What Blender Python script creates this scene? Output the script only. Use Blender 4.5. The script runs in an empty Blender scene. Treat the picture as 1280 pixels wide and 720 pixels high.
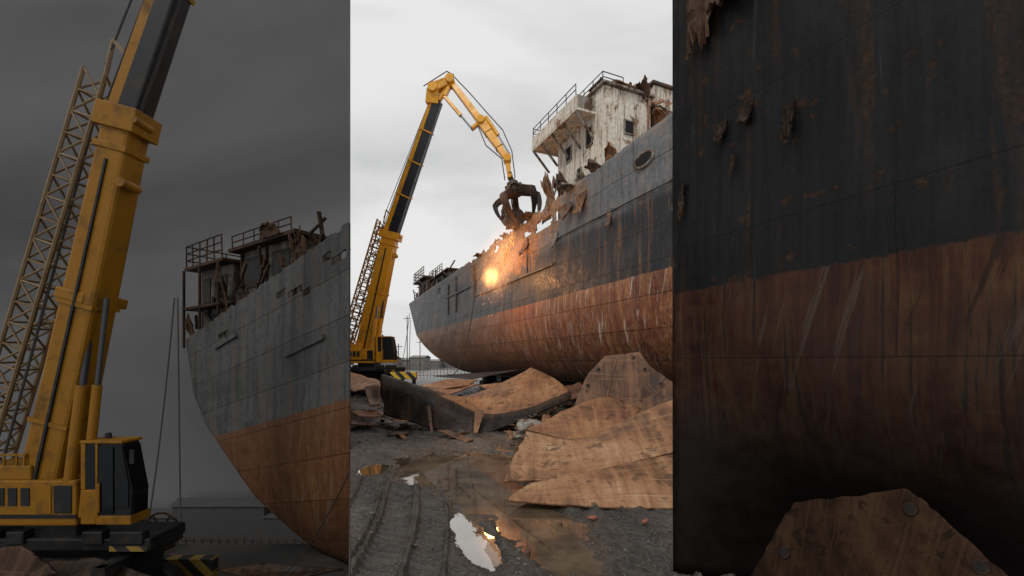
import bpy, bmesh, math, random
from mathutils import Vector, Matrix, noise
random.seed(7)
F=560.0;H=2.6;HY=452.0
def P(x,y,d): return Vector(((x-640)/F*d, d, H+(HY-y)/F*d))
sc=bpy.context.scene
col=sc.collection
W={}
# ---------------------------------------------------------------- helpers
def reg(o,M,parent=None):
    W[o.name]=M
    col.objects.link(o)
    if parent is not None:
        o.parent=parent
        o.matrix_parent_inverse=W[parent.name].inverted()
    o.matrix_basis=M
def top(name,label,cat,loc=(0,0,0),M=None,group=None):
    e=bpy.data.objects.new(name,None); e.empty_display_size=.3
    reg(e,M if M is not None else Matrix.Translation(Vector(loc)))
    e["label"]=label; e["category"]=cat
    if group: e["group"]=group
    return e
def mk(name,bm,mat,parent=None,M=None,smooth=False,label=None,cat=None,kind=None,group=None,solid=0,bevel=0):
    if M is None:
        lo=Vector((1e9,)*3);hi=-lo
        for v in bm.verts:
            for k in range(3):
                lo[k]=min(lo[k],v.co[k]);hi[k]=max(hi[k],v.co[k])
        c=(lo+hi)/2
        if kind=="structure": c=Vector((0,0,0))
        for v in bm.verts: v.co-=c
        M=Matrix.Translation(c)
    me=bpy.data.meshes.new(name); 
    if smooth:
        for f in bm.faces: f.smooth=True
    bm.to_mesh(me); bm.free()
    me.materials.append(mat)
    o=bpy.data.objects.new(name,me)
    reg(o,M,parent)
    if label: o["label"]=label
    if cat: o["category"]=cat
    if kind: o["kind"]=kind
    if group: o["group"]=group
    if solid:
        m=o.modifiers.new("s",'SOLIDIFY'); m.thickness=solid; m.offset=0
    if bevel:
        m=o.modifiers.new("b",'BEVEL'); m.width=bevel; m.segments=2; m.limit_method='ANGLE'
    return o
def box(bm,lo,hi):
    lo=Vector(lo);hi=Vector(hi)
    vs=[bm.verts.new((x,y,z)) for z in (lo.z,hi.z) for y in (lo.y,hi.y) for x in (lo.x,hi.x)]
    for f in ((0,2,3,1),(4,5,7,6),(0,1,5,4),(2,6,7,3),(0,4,6,2),(1,3,7,5)):
        bm.faces.new([vs[i] for i in f])
def beam(bm,p0,p1,w0,h0,w1=None,h1=None,side=Vector((0,1,0))):
    w1=w0 if w1 is None else w1; h1=h0 if h1 is None else h1
    p0=Vector(p0);p1=Vector(p1)
    d=(p1-p0).normalized()
    a=side-d*side.dot(d)
    if a.length<1e-4: a=Vector((1,0,0))-d*d.x
    a.normalize(); b=d.cross(a)
    vs=[]
    for p,w,h in ((p0,w0,h0),(p1,w1,h1)):
        for sa,sb in ((-1,-1),(1,-1),(1,1),(-1,1)):
            vs.append(bm.verts.new(p+a*(sa*h/2)+b*(sb*w/2)))
    for f in ((3,2,1,0),(4,5,6,7),(0,1,5,4),(1,2,6,5),(2,3,7,6),(3,0,4,7)):
        bm.faces.new([vs[i] for i in f])
def tube(bm,p0,p1,r0,r1=None,seg=10):
    r1=r0 if r1 is None else r1
    p0=Vector(p0);p1=Vector(p1)
    d=(p1-p0).normalized()
    a=d.orthogonal().normalized(); b=d.cross(a)
    A=[];B=[]
    for i in range(seg):
        t=2*math.pi*i/seg
        o=a*math.cos(t)+b*math.sin(t)
        A.append(bm.verts.new(p0+o*r0));B.append(bm.verts.new(p1+o*r1))
    for i in range(seg):
        j=(i+1)%seg
        bm.faces.new((A[i],A[j],B[j],B[i]))
    bm.faces.new(A[::-1]);bm.faces.new(B)
def path(bm,pts,r,seg=6):
    for a,b in zip(pts[:-1],pts[1:]):
        if (Vector(a)-Vector(b)).length>1e-4: tube(bm,a,b,r,r,seg)
def lattice(bm,p0,p1,w,n,r=.05):
    p0=Vector(p0);p1=Vector(p1);d=(p1-p0).normalized()
    a=Vector((0,1,0))-d*d.y; a.normalize(); b=d.cross(a)
    cs=[a*(w/2)*i+b*(w/2)*j for i,j in ((-1,-1),(1,-1),(1,1),(-1,1))]
    for c in cs: tube(bm,p0+c,p1+c,r*1.3,r*1.3,6)
    for k in range(n):
        q0=p0.lerp(p1,k/n);q1=p0.lerp(p1,(k+1)/n)
        for i in range(4):
            c=cs[i];e=cs[(i+1)%4]
            if k%2: c,e=e,c
            tube(bm,q0+c,q1+e,r*.8,r*.8,5)
            tube(bm,q0+c,q0+e,r*.8,r*.8,5)
def interp(tab,x):
    if x<=tab[0][0]: return tab[0][1]
    for (a,b),(c,d) in zip(tab[:-1],tab[1:]):
        if x<=c: return b+(d-b)*(x-a)/(c-a)
    return tab[-1][1]
def cr(pts,t):
    n=len(pts)-1; f=min(max(t,0),1)*n; i=min(int(f),n-1); f-=i
    p1=pts[i];p2=pts[i+1]
    p0=pts[i-1] if i>0 else p1*2-p2
    p3=pts[i+2] if i+2<=n else p2*2-p1
    return 0.5*((2*p1)+(p2-p0)*f+(2*p0-5*p1+4*p2-p3)*f*f+(3*p1-p0-3*p2+p3)*f**3)
def fbm(x,y,z=0,o=4):
    return noise.fractal(Vector((x,y,z)),1.0,2.0,o)
def notch(t,seed):
    q=noise.noise(Vector((t*7,seed,4.4)))
    return (-.9 if q>.28 else 0)+.18*fbm(t*16,seed,2.2,3)
def plate_bm(net,nu=40,nv=26,jag=.03,warp=.02,seed=0,wf=.8):
    bm=bmesh.new(); rows=[]
    for j in range(nv+1):
        v=j/nv; r=[]
        lo=-jag*notch(v,seed);hi=1+jag*notch(v,seed+3)
        for i in range(nu+1):
            u=i/nu; uu=lo+u*(hi-lo)
            l2=-jag*1.3*notch(u,seed+5); h2=1+jag*1.3*notch(u,seed+9)
            vv=l2+v*(h2-l2)
            uc=min(max(uu,0),1);vc=min(max(vv,0),1)
            p=cr([cr(row,uc) for row in net],vc)
            p.z+=warp*fbm(p.x*wf,p.y*wf,seed,2)
            r.append(bm.verts.new(p))
        rows.append(r)
    for j in range(nv):
        for i in range(nu):
            f=bm.faces.new((rows[j][i],rows[j][i+1],rows[j+1][i+1],rows[j+1][i]));f.smooth=True
    return bm
# ---------------------------------------------------------------- materials
class Mt:
    def __init__(s,name):
        s.m=bpy.data.materials.new(name); s.m.use_nodes=True
        s.t=s.m.node_tree; s.n=s.t.nodes; s.l=s.t.links
        s.b=s.n["Principled BSDF"]; s.co=s.n.new("ShaderNodeTexCoord")
    def lk(s,a,b): s.l.new(a,b)
    def val(s,sock,v):
        if hasattr(v,"is_output") : s.lk(v,sock)
        else:
            if isinstance(v,(tuple,list)) and len(v)==3 and sock.type=='RGBA': v=(*v,1)
            sock.default_value=v
    def math(s,op,a,b=0.0,clamp=False):
        n=s.n.new("ShaderNodeMath");n.operation=op;n.use_clamp=clamp
        s.val(n.inputs[0],a);s.val(n.inputs[1],b);return n.outputs[0]
    def sep(s,v):
        n=s.n.new("ShaderNodeSeparateXYZ");s.lk(v,n.inputs[0]);return n.outputs
    def comb(s,x,y,z):
        n=s.n.new("ShaderNodeCombineXYZ")
        s.val(n.inputs[0],x);s.val(n.inputs[1],y);s.val(n.inputs[2],z);return n.outputs[0]
    def scale(s,v,f):
        n=s.n.new("ShaderNodeVectorMath");n.operation='MULTIPLY';s.lk(v,n.inputs[0]);n.inputs[1].default_value=f;return n.outputs[0]
    def noise(s,v,sc=1.0,det=5,ro=.6,dist=0.0):
        n=s.n.new("ShaderNodeTexNoise");s.lk(v,n.inputs["Vector"]);n.inputs["Scale"].default_value=sc
        n.inputs["Detail"].default_value=det;n.inputs["Roughness"].default_value=ro;n.inputs["Distortion"].default_value=dist
        return n.outputs["Fac"]
    def ramp(s,f,st):
        n=s.n.new("ShaderNodeValToRGB");s.val(n.inputs[0],f);e=n.color_ramp.elements
        while len(e)<len(st): e.new(.5)
        for i,(p,c) in enumerate(st):
            e[i].position=p
            e[i].color=(c,c,c,1) if isinstance(c,(int,float)) else (*c,1)
        return n.outputs[0]
    def mapr(s,f,a,b,c=0.0,d=1.0):
        n=s.n.new("ShaderNodeMapRange");s.val(n.inputs[0],f)
        for i,v in enumerate((a,b,c,d)): n.inputs[i+1].default_value=v
        return n.outputs[0]
    def mix(s,f,a,b,bt='MIX'):
        n=s.n.new("ShaderNodeMix");n.data_type='RGBA';n.blend_type=bt
        s.val(n.inputs[0],f);s.val(n.inputs[6],a);s.val(n.inputs[7],b);return n.outputs[2]
    def bump(s,h,st=.3,d=.02,prev=None):
        n=s.n.new("ShaderNodeBump");n.inputs["Strength"].default_value=st;n.inputs["Distance"].default_value=d
        s.lk(h,n.inputs["Height"])
        if prev: s.lk(prev,n.inputs["Normal"])
        return n.outputs[0]
    def fin(s,c,rough=.6,metal=0.0,normal=None,spec=None):
        s.val(s.b.inputs["Base Color"],c);s.val(s.b.inputs["Roughness"],rough);s.val(s.b.inputs["Metallic"],metal)
        if normal: s.lk(normal,s.b.inputs["Normal"])
        if spec is not None: s.b.inputs["Specular IOR Level"].default_value=spec
        return s.m
def simple(name,c,rough=.6,metal=0.0,var=.35,dirt=(.05,.035,.025),dscale=2.0,damt=.5,bs=.15):
    m=Mt(name);o=m.co.outputs["Object"]
    n1=m.noise(o,dscale,6,.65);n2=m.noise(o,dscale*9,3,.6)
    base=m.mix(m.math('MULTIPLY',m.mapr(n2,.3,.7),var),c,tuple(x*.55 for x in c))
    cc=m.mix(m.math('MULTIPLY',m.mapr(n1,.52,.72),damt),base,dirt)
    return m.fin(cc,m.mapr(n1,.3,.7,rough-.12,rough+.15),metal,m.bump(n2,bs,.01))
def rust(name,a,b,c,scale=1.0,rough=.62,hi=None,spec=.45):
    m=Mt(name);o=m.co.outputs["Object"]
    n1=m.noise(o,.55*scale,4,.55,.4);n2=m.noise(o,2.6*scale,6,.64,.6);n3=m.noise(o,48*scale,3,.6)
    n4=m.noise(m.scale(o,(5,.6,.6)),1.3*scale,4,.6,.5)
    n5=m.noise(m.scale(o,(.35,22,.35)),1.2*scale,2,.5)
    n6=m.noise(o,11*scale,4,.65)
    f=m.math('ADD',m.math('ADD',m.math('MULTIPLY',n1,.42),m.math('MULTIPLY',n4,.3)),m.math('MULTIPLY',n2,.28))
    hi=hi or tuple(min(1,x*1.25) for x in c)
    cc=m.ramp(f,[(.40,a),(.47,b),(.54,c),(.62,hi)])
    cc=m.mix(m.mapr(n2,.56,.62,0,.75),cc,tuple(x*.6 for x in a))
    cc=m.mix(m.mapr(n4,.38,.32,0,.6),cc,a)
    cc=m.mix(m.mapr(n6,.60,.68,0,.5),cc,a)
    cc=m.mix(m.mapr(n5,.62,.65,0,.45),cc,hi)
    cc=m.mix(m.mapr(n5,.38,.35,0,.45),cc,a)
    cc=m.mix(m.mapr(n3,.48,.7,0,.3),cc,a)
    return m.fin(cc,m.mapr(n2,.35,.65,rough-.22,rough+.12),.0,m.bump(n3,.2,.004,m.bump(n6,.2,.006)),spec)
def hullmat(name,tex,wl,slope,k=1.0,farx=(8,30),band=(8.6,9.3),rz=None,greyc=(.15,.155,.155),blackc=(.014,.016,.019),shade_fade=(5.2,2.6,.75),streak=.75,seam=.8,scr=.75,mort=.018,pale=1.0,spec=.45,wavs=.3):
    m=Mt(name);m.co.object=tex
    o=m.co.outputs["Object"];x,y,z=m.sep(o)[:3]
    zz=m.math('ADD',z,m.math('MULTIPLY',x,slope))
    st=m.noise(m.comb(m.math('MULTIPLY',x,2.6),m.math('MULTIPLY',y,1.2),m.math('MULTIPLY',zz,.22)),1,7,.7,.3)
    stf=m.noise(m.comb(m.math('MULTIPLY',x,11),m.math('MULTIPLY',y,3),m.math('MULTIPLY',zz,.6)),1,5,.65)
    pa=m.noise(o,.55,6,.68,.5);fi=m.noise(o,5,5,.65);vf=m.noise(o,26,3,.6)
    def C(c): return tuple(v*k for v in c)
    zj=m.math('ADD',zz,m.math('MULTIPLY',m.math('SUBTRACT',pa,.5),1.2))
    grey=m.ramp(m.math('ADD',m.math('MULTIPLY',st,.6),m.math('MULTIPLY',fi,.4)),[(.34,C(tuple(v*.35 for v in greyc))),(.5,C(greyc)),(.64,C(tuple(v*1.9 for v in greyc)))])
    black=m.ramp(stf,[(.35,C(blackc)),(.62,C(tuple(v*2.2 for v in blackc))),(.75,C((.06,.065,.07)))])
    tb=m.mapr(zj,band[0],band[1])
    tb=m.math('MAXIMUM',tb,m.mapr(x,farx[0],farx[1],0,.9))
    up=m.mix(tb,black,grey)
    rfac=m.math('MULTIPLY',m.mapr(st,.53,.64),m.mapr(fi,.38,.6,.35,1))
    rc=m.ramp(vf,[(.3,C((.08,.035,.016))),(.5,C((.26,.11,.038))),(.7,C((.42,.2,.075)))])
    up=m.mix(m.math('MULTIPLY',rfac,streak),up,rc)
    up=m.mix(m.mapr(fi,.61,.68,0,.8),up,rc)
    up=m.mix(m.mapr(stf,.66,.74,0,.5),up,C((.33,.33,.32)))
    if rz:
        x0,sx,z0,sz=rz
        g=m.math('ADD',m.math('POWER',m.math('ABSOLUTE',m.math('DIVIDE',m.math('SUBTRACT',x,x0),sx)),2.0),m.math('POWER',m.math('ABSOLUTE',m.math('DIVIDE',m.math('SUBTRACT',zz,z0),sz)),2.0))
        g=m.math('ADD',g,m.math('MULTIPLY',m.math('SUBTRACT',pa,.5),2.4))
        g=m.math('ADD',g,m.math('MULTIPLY',m.math('SUBTRACT',st,.5),3.2))
        up=m.mix(m.mapr(g,.7,1.2,.93,0),up,m.ramp(m.math('ADD',m.math('MULTIPLY',fi,.6),m.math('MULTIPLY',vf,.4)),[(.35,C((.05,.027,.018))),(.45,C((.24,.105,.038))),(.55,C((.43,.21,.085))),(.68,C((.55,.38,.26)))]))
    lo=m.ramp(m.math('ADD',m.math('ADD',m.math('MULTIPLY',st,.34),m.math('MULTIPLY',stf,.44)),m.math('MULTIPLY',fi,.22)),[(.38,C((.03,.014,.01))),(.45,C((.17,.05,.028))),(.51,C((.33,.125,.055))),(.56,C((.46,.22,.09))),(.64,C(tuple(v*pale for v in (.6,.45,.33))))])
    lo=m.mix(m.math('MULTIPLY',m.mapr(pa,.48,.6),.5),lo,C((.2,.065,.04)))
    lo=m.mix(m.mapr(stf,.57,.64,0,.8),lo,C((.045,.022,.016)))
    lo=m.mix(m.mapr(stf,.42,.36,0,.6*scr),lo,C((.5,.36,.26)))
    dg=m.noise(m.comb(m.math('ADD',m.math('MULTIPLY',x,4.2),m.math('MULTIPLY',zz,1.2)),y,m.math('MULTIPLY',zz,.25)),1.6,5,.64)
    lo=m.mix(m.mapr(dg,.59,.63,0,scr),lo,C((.62,.54,.46)))
    lo=m.mix(m.mapr(dg,.40,.35,0,.7),lo,C((.07,.032,.02)))
    lo=m.mix(m.mapr(x,farx[0],farx[1],0,.5),lo,C((.4,.17,.055)))
    lo=m.mix(m.mapr(zz,wl-shade_fade[0],wl-shade_fade[1],shade_fade[2],0),lo,C((.03,.02,.018)))  # shade under the hull put into the paint, darker towards the keel
    edge=m.math('ADD',zz,m.math('MULTIPLY',m.math('SUBTRACT',stf,.5),.15))
    cc=m.mix(m.mapr(edge,wl-.01,wl+.015),lo,up)
    br=m.n.new("ShaderNodeTexBrick");m.lk(m.comb(x,zz,0.0),br.inputs["Vector"])
    br.inputs["Scale"].default_value=1;br.inputs["Brick Width"].default_value=4.6;br.inputs["Row Height"].default_value=1.32
    br.inputs["Mortar Size"].default_value=mort;br.inputs["Mortar Smooth"].default_value=.3
    br.inputs["Color1"].default_value=(1,1,1,1);br.inputs["Color2"].default_value=(.68,.68,.68,1);br.inputs["Mortar"].default_value=(.3,.28,.25,1)
    cc=m.mix(seam,cc,br.outputs["Color"],'MULTIPLY')
    wav=m.noise(m.comb(m.math('MULTIPLY',x,.9),0.0,m.math('MULTIPLY',zz,.5)),1.2,2,.5)
    nrm=m.bump(wav,wavs,.18)
    nrm=m.bump(br.outputs["Fac"],.6*seam,.03,nrm);nrm=m.bump(fi,.25,.02,nrm);nrm=m.bump(vf,.25,.01,nrm)
    return m.fin(cc,m.mapr(fi,.3,.7,.32,.75),0,nrm,spec)
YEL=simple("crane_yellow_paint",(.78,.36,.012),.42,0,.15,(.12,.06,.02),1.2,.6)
YELD=simple("dim_crane_yellow_paint",(.19,.083,.002),.5,0,.2,(.03,.018,.008),1.6,.75)  # dim materials are darker copies: low light put into the base colour
BLK=simple("black_boom_paint",(.02,.022,.028),.4)
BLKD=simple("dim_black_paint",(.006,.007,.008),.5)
CHROME=simple("piston_rod_steel",(.35,.36,.38),.25,.9)
GLASS=simple("dark_cab_glass",(.02,.026,.03),.08,0,.1,(.1,.1,.1),2,.2,.02)
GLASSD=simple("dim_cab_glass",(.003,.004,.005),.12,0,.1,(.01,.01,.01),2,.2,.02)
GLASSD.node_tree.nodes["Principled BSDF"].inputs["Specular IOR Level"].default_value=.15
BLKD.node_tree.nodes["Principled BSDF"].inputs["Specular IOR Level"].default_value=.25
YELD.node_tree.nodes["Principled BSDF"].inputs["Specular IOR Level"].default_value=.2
DK=simple("dark_chassis_paint",(.03,.03,.032),.6)
LATR=simple("rusty_lattice_paint",(.42,.2,.03),.6,0,.4,(.12,.05,.02),3,.8)
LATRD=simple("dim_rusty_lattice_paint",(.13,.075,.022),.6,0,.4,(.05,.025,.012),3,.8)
def white_rusty(name,k=1.0,ws=.56):
    m=Mt(name);o=m.co.outputs["Object"];x,y,z=m.sep(o)[:3]
    st=m.noise(m.comb(m.math('MULTIPLY',x,4.5),m.math('MULTIPLY',y,4.5),m.math('MULTIPLY',z,.4)),1,7,.7,.2)
    fi=m.noise(o,6,5,.65);pa=m.noise(o,1.3,6,.65)
    c=m.ramp(fi,[(.3,tuple(v*k for v in(.44,.40,.33))),(.55,tuple(v*k for v in(.68,.63,.53)))])
    rc=m.ramp(fi,[(.35,tuple(v*k for v in(.06,.03,.02))),(.6,tuple(v*k for v in(.3,.14,.055)))])
    c=m.mix(m.mapr(st,ws-.06,ws,0,.3),c,rc)
    c=m.mix(m.mapr(st,ws,ws+.08,0,.9),c,rc);c=m.mix(m.mapr(pa,ws+.03,ws+.07,0,.9),c,rc)
    return m.fin(c,.65,0,m.bump(fi,.3,.02))
WHT=white_rusty("rust_streaked_white_paint",1.03,.545)
GRW=white_rusty("rust_streaked_grey_paint",.42,.5)
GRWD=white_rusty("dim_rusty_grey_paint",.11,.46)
R_TAN=rust("tan_rusted_plate_steel",(.1,.044,.021),(.23,.105,.045),(.34,.175,.083),hi=(.45,.29,.165))
R_OR=rust("orange_rusted_plate_steel",(.07,.029,.015),(.19,.077,.03),(.29,.13,.05),hi=(.4,.22,.105))
R_DK=rust("dark_rusted_steel",(.03,.017,.012),(.08,.037,.02),(.15,.072,.037))
R_BLK=rust("blackened_steel",(.008,.007,.007),(.025,.018,.014),(.07,.04,.025))
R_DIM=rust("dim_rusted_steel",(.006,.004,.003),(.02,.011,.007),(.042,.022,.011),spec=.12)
DARKV=simple("dark_void_paint",(.006,.006,.006),.9)
CONC=simple("stained_concrete",(.2,.195,.185),.8)
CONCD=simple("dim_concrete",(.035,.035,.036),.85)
ROPE=simple("tarred_rope",(.03,.028,.025),.8)
# ---------------------------------------------------------------- camera
cam=bpy.data.cameras.new("Camera");co=bpy.data.objects.new("Camera",cam);col.objects.link(co)
co.location=(0,0,H);co.rotation_euler=(math.radians(90),0,0)
cam.sensor_width=36;cam.lens=36*F/1280;cam.shift_y=(HY-360)/1280;cam.clip_end=5000;cam.clip_start=.05
sc.camera=co
# ---------------------------------------------------------------- world + sun
w=bpy.data.worlds.new("World");sc.world=w;w.use_nodes=True
t=w.node_tree;n=t.nodes;l=t.links
for x in list(n): n.remove(x)
out=n.new("ShaderNodeOutputWorld");bg=n.new("ShaderNodeBackground");l.new(bg.outputs[0],out.inputs[0])
sk=n.new("ShaderNodeTexSky");sk.sky_type='NISHITA';sk.sun_disc=False;sk.sun_elevation=math.radians(50);sk.sun_rotation=math.radians(215)
sk.dust_density=5
bw=n.new("ShaderNodeRGBToBW");l.new(sk.outputs[0],bw.inputs[0])
tc=n.new("ShaderNodeTexCoord");mp=n.new("ShaderNodeMapping");mp.inputs["Scale"].default_value=(1.2,1.2,3.4)
l.new(tc.outputs["Generated"],mp.inputs[0])
nz=n.new("ShaderNodeTexNoise");nz.inputs["Scale"].default_value=1.5;nz.inputs["Detail"].default_value=5;nz.inputs["Roughness"].default_value=.48;nz.inputs["Distortion"].default_value=.4
l.new(mp.outputs[0],nz.inputs["Vector"])
rp=n.new("ShaderNodeValToRGB");rp.color_ramp.elements[0].position=.32;rp.color_ramp.elements[0].color=(.60,.605,.615,1)
rp.color_ramp.elements[1].position=.60;rp.color_ramp.elements[1].color=(.87,.87,.865,1)
l.new(nz.outputs["Fac"],rp.inputs[0])
mx=n.new("ShaderNodeMix");mx.data_type='RGBA';mx.blend_type='MULTIPLY';mx.inputs[0].default_value=1
l.new(rp.outputs[0],mx.inputs[6]);mx.inputs[7].default_value=(9.9,9.9,9.9,1)
mm=n.new("ShaderNodeMix");mm.data_type='RGBA';mm.inputs[0].default_value=.08
l.new(mx.outputs[2],mm.inputs[6]);l.new(bw.outputs[0],mm.inputs[7])
l.new(mm.outputs[2],bg.inputs[0]);bg.inputs[1].default_value=.1
sl=bpy.data.lights.new("Sun",'SUN');so=bpy.data.objects.new("Sun",sl);col.objects.link(so)
sl.energy=1.1;sl.angle=math.radians(14);sl.color=(1,.96,.9)
dirv=Vector((.45,.75,-1.0));so.rotation_euler=dirv.to_track_quat('-Z','Y').to_euler();so.location=(0,0,60)
sc.view_settings.view_transform='Standard';sc.view_settings.look='None';sc.view_settings.exposure=0
# ---------------------------------------------------------------- ground
KL=-202/F
puds=[(-.95,11.2,2.5,2.2,0,.09),(-.35,8.9,1.15,1.7,.2,.09),(.25,7.7,.85,2.5,.30,.09),(-.60,6.75,.36,1.25,.3,.1),(-3.3,10.9,.5,.75,0,.08),(.75,6.1,.6,.9,.5,.07),(.6,13.2,1.3,.8,0,.06)]
def gh(x,y):
    if y>60: return 0.02
    m=0
    nn=fbm(x*1.1,y*1.1,2.2,3)*.3+fbm(x*4,y*4,5.5,3)*.15+fbm(x*11,y*11,8.5,2)*.05
    for (cx,cy,a,b,r,dp) in puds:
        dx=x-cx;dy=y-cy;c=math.cos(r);s=math.sin(r)
        ex=(dx*c+dy*s)/a;ey=(-dx*s+dy*c)/b
        q=1.25-math.sqrt(ex*ex+ey*ey)+nn
        m=max(m,min(1,max(0,q*1.3)))
    m=m*m*(3-2*m)
    h=.06+.035*fbm(x*.6,y*.6,0,3)+.045*fbm(x*2.1,y*2.1,4,3)+.03*fbm(x*7,y*7,1,4)+.018*abs(fbm(x*18,y*18,3,3))
    for off,wd in ((-1.72,.24),(-1.14,.22),(-2.35,.22),(1.9,.2)):
        cx=off-.16*(y-6)+.05*math.sin(y*1.1)
        dd=abs(x-cx)/wd
        if dd<1.4 and y<11.5:
            k=max(0,1-dd**4) if dd<1 else 0
            ridge=.08*max(0,1-abs(dd-1.12)*5)*(1+.6*fbm(x*9,y*9,2,2))
            tr=.05*(1 if math.sin(y*34+dd*3*(1 if x>cx else -1))>.1 else 0)
            h=h*(1-k*.75)+k*(-.005+tr+.012*fbm(x*14,y*14,9,3))+ridge
    return h*(1-m)+(-.06+.010*fbm(x*5,y*5,7,2))*m
def ground():
    bm=bmesh.new()
    ys=[];y=1.2
    while y<2500:
        ys.append(y); y*=1.0042 if 4<y<25 else (1.05 if y<100 else 1.3)
    ks=[KL+(1.75-KL)*(i/520)**1.25 for i in range(521)]
    kf=[-6,-4,-2.5,-1.6,-1,-.7,-.5]
    prev=None
    for y in ys:
        far=y>27
        row={}
        if far:
            for j,k in enumerate(kf): row[j-7]=bm.verts.new((k*y,y,gh(k*y,y)))
        for i,k in enumerate(ks): row[i]=bm.verts.new((k*y,y,gh(k*y,y) if k<.5 else .04))
        if prev:
            for i in row:
                if i+1 in row and i in prev and i+1 in prev:
                    bm.faces.new((prev[i],prev[i+1],row[i+1],row[i]))
        prev=row
    m=Mt("wet_mud_ground");o=m.co.outputs["Object"];g=m.n.new("ShaderNodeNewGeometry")
    z=m.sep(g.outputs["Position"])[2]
    n1=m.noise(o,.5,5,.6);n2=m.noise(o,3,6,.68);n3=m.noise(o,24,4,.7);n4=m.noise(o,110,2,.6)
    vo=m.n.new("ShaderNodeTexVoronoi");m.lk(o,vo.inputs["Vector"]);vo.inputs["Scale"].default_value=30
    c=m.ramp(m.math('ADD',m.math('MULTIPLY',n1,.5),m.math('MULTIPLY',n2,.5)),[(.38,(.022,.019,.016)),(.5,(.06,.053,.045)),(.62,(.125,.115,.102))])
    c=m.mix(m.mapr(n3,.4,.62,0,.6),c,(.018,.016,.014))
    c=m.mix(m.math('MULTIPLY',m.mapr(vo.outputs["Distance"],.06,.2,.7,0),m.mapr(n2,.45,.6)),c,(.2,.19,.175))
    wet=m.mapr(z,-.03,.07,1,0)
    c=m.mix(m.math('MULTIPLY',wet,.75),c,(.026,.02,.014))
    c=m.mix(m.mapr(m.noise(o,.9,4,.6),.54,.68,0,.45),c,(.09,.055,.034))
    ro=m.math('SUBTRACT',m.mapr(n2,.38,.62,.16,.62),m.math('MULTIPLY',wet,.2))
    ro=m.math('MAXIMUM',ro,.09)
    nr=m.bump(n2,.6,.05);nr=m.bump(n3,.8,.028,nr);nr=m.bump(vo.outputs["Distance"],.25,.008,nr);nr=m.bump(n4,.35,.004,nr)
    m.fin(c,ro,0,nr,.6)
    return mk("ground",bm,m.m,kind="structure",smooth=True)
ground()
def water(name,cx,cy,a,b,fac,z=-.016,tint=(.15,.105,.068),rag=0.0,rot=0):
    m=Mt(name+"_surface");o=m.co.outputs["Object"]
    gl=m.n.new("ShaderNodeBsdfGlossy");gl.inputs["Roughness"].default_value=.015;gl.inputs["Color"].default_value=(.92,.9,.87,1)
    df=m.n.new("ShaderNodeBsdfDiffuse")
    m.lk(m.mix(m.mapr(m.noise(o,1.3,6,.65),.4,.62),tint,tuple(v*.4 for v in tint)),df.inputs["Color"])
    nr=m.bump(m.noise(o,5,3,.5),.05,.01);m.lk(nr,gl.inputs["Normal"])
    fr=m.n.new("ShaderNodeFresnel");fr.inputs["IOR"].default_value=1.42
    mxs=m.n.new("ShaderNodeMixShader")
    f=m.math('ADD',m.math('MULTIPLY',fr.outputs[0],1.0),fac,True)
    m.lk(f,mxs.inputs[0]);m.lk(df.outputs[0],mxs.inputs[1]);m.lk(gl.outputs[0],mxs.inputs[2])
    m.lk(mxs.outputs[0],m.n["Material Output"].inputs[0])
    bm=bmesh.new();vs=[];c_=math.cos(rot);s_=math.sin(rot)
    nn=160
    for i in range(nn):
        t=2*math.pi*i/nn;q=1+rag*(fbm(math.cos(t)*1.6+cx,math.sin(t)*1.6,cy,3)+.5*fbm(math.cos(t)*7,math.sin(t)*7,cy,3))
        x=a*q*math.cos(t);y=b*q*math.sin(t)
        vs.append(bm.verts.new((cx+x*c_-y*s_,cy+x*s_+y*c_,z)))
    bm.faces.new(vs);mk(name,bm,m.m,kind="structure")
water("puddle",0.05,10.3,2.85,4.2,.12)
water("puddle_by_the_plates",.55,6.35,1.9,1.7,.10,-.0165)
water("bright_puddle",-.66,6.75,.24,1.15,.42,-.0135,rag=.4,rot=.25)
water("puddle_by_the_quay",-3.25,11.5,.55,1.5,.4,-.0145)
bm=bmesh.new()
for i in range(1500):
    y=5.2*math.exp(random.random()*1.35);x=y*random.uniform(-.355,.37)
    h=gh(x,y)
    if h<-.01: continue
    r=random.uniform(.005,.016)*(2.2 if random.random()<.12 else 1)
    mt=Matrix.Translation((x,y,h+r*.3))@Matrix.Rotation(random.random()*6,4,'Z')@Matrix.Diagonal((r*random.uniform(.8,1.6),r,r*random.uniform(.5,.9),1))
    v=bmesh.ops.create_icosphere(bm,subdivisions=1,radius=1,matrix=mt)
mk("gravel",bm,simple("grey_stone",(.12,.11,.1),.55),kind="stuff",label="scattered grey gravel on wet mud",cat="gravel")
# basin (lower quay), quay wall, harbour water, darkened sky backdrop
bm=bmesh.new()
f=[(KL*1.0-.01,1.0),(KL*16-.01,16),(-60,16),(-60,1)]
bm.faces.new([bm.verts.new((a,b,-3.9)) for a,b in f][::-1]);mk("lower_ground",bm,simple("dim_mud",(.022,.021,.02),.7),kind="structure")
bm=bmesh.new()
vs=[bm.verts.new(v) for v in ((KL*1.0-.02,1,-3.9),(KL*30-.02,30,-3.9),(KL*30-.02,30,.0),(KL*1.0-.02,1,.0))];bm.faces.new(vs)
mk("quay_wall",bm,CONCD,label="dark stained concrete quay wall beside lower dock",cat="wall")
bm=bmesh.new();bm.faces.new([bm.verts.new((a,b,-7.9)) for a,b in((-80,15),(-5,15),(-9.5,26.2),(-80,26.2))])
mk("water",bm,simple("dim_water",(.03,.031,.033),.25),kind="structure")
bm=bmesh.new()
m=Mt("darkened_sky_backdrop");o=m.co.outputs["Object"]  # overcast backdrop whose dimness is put into its colour
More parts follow.
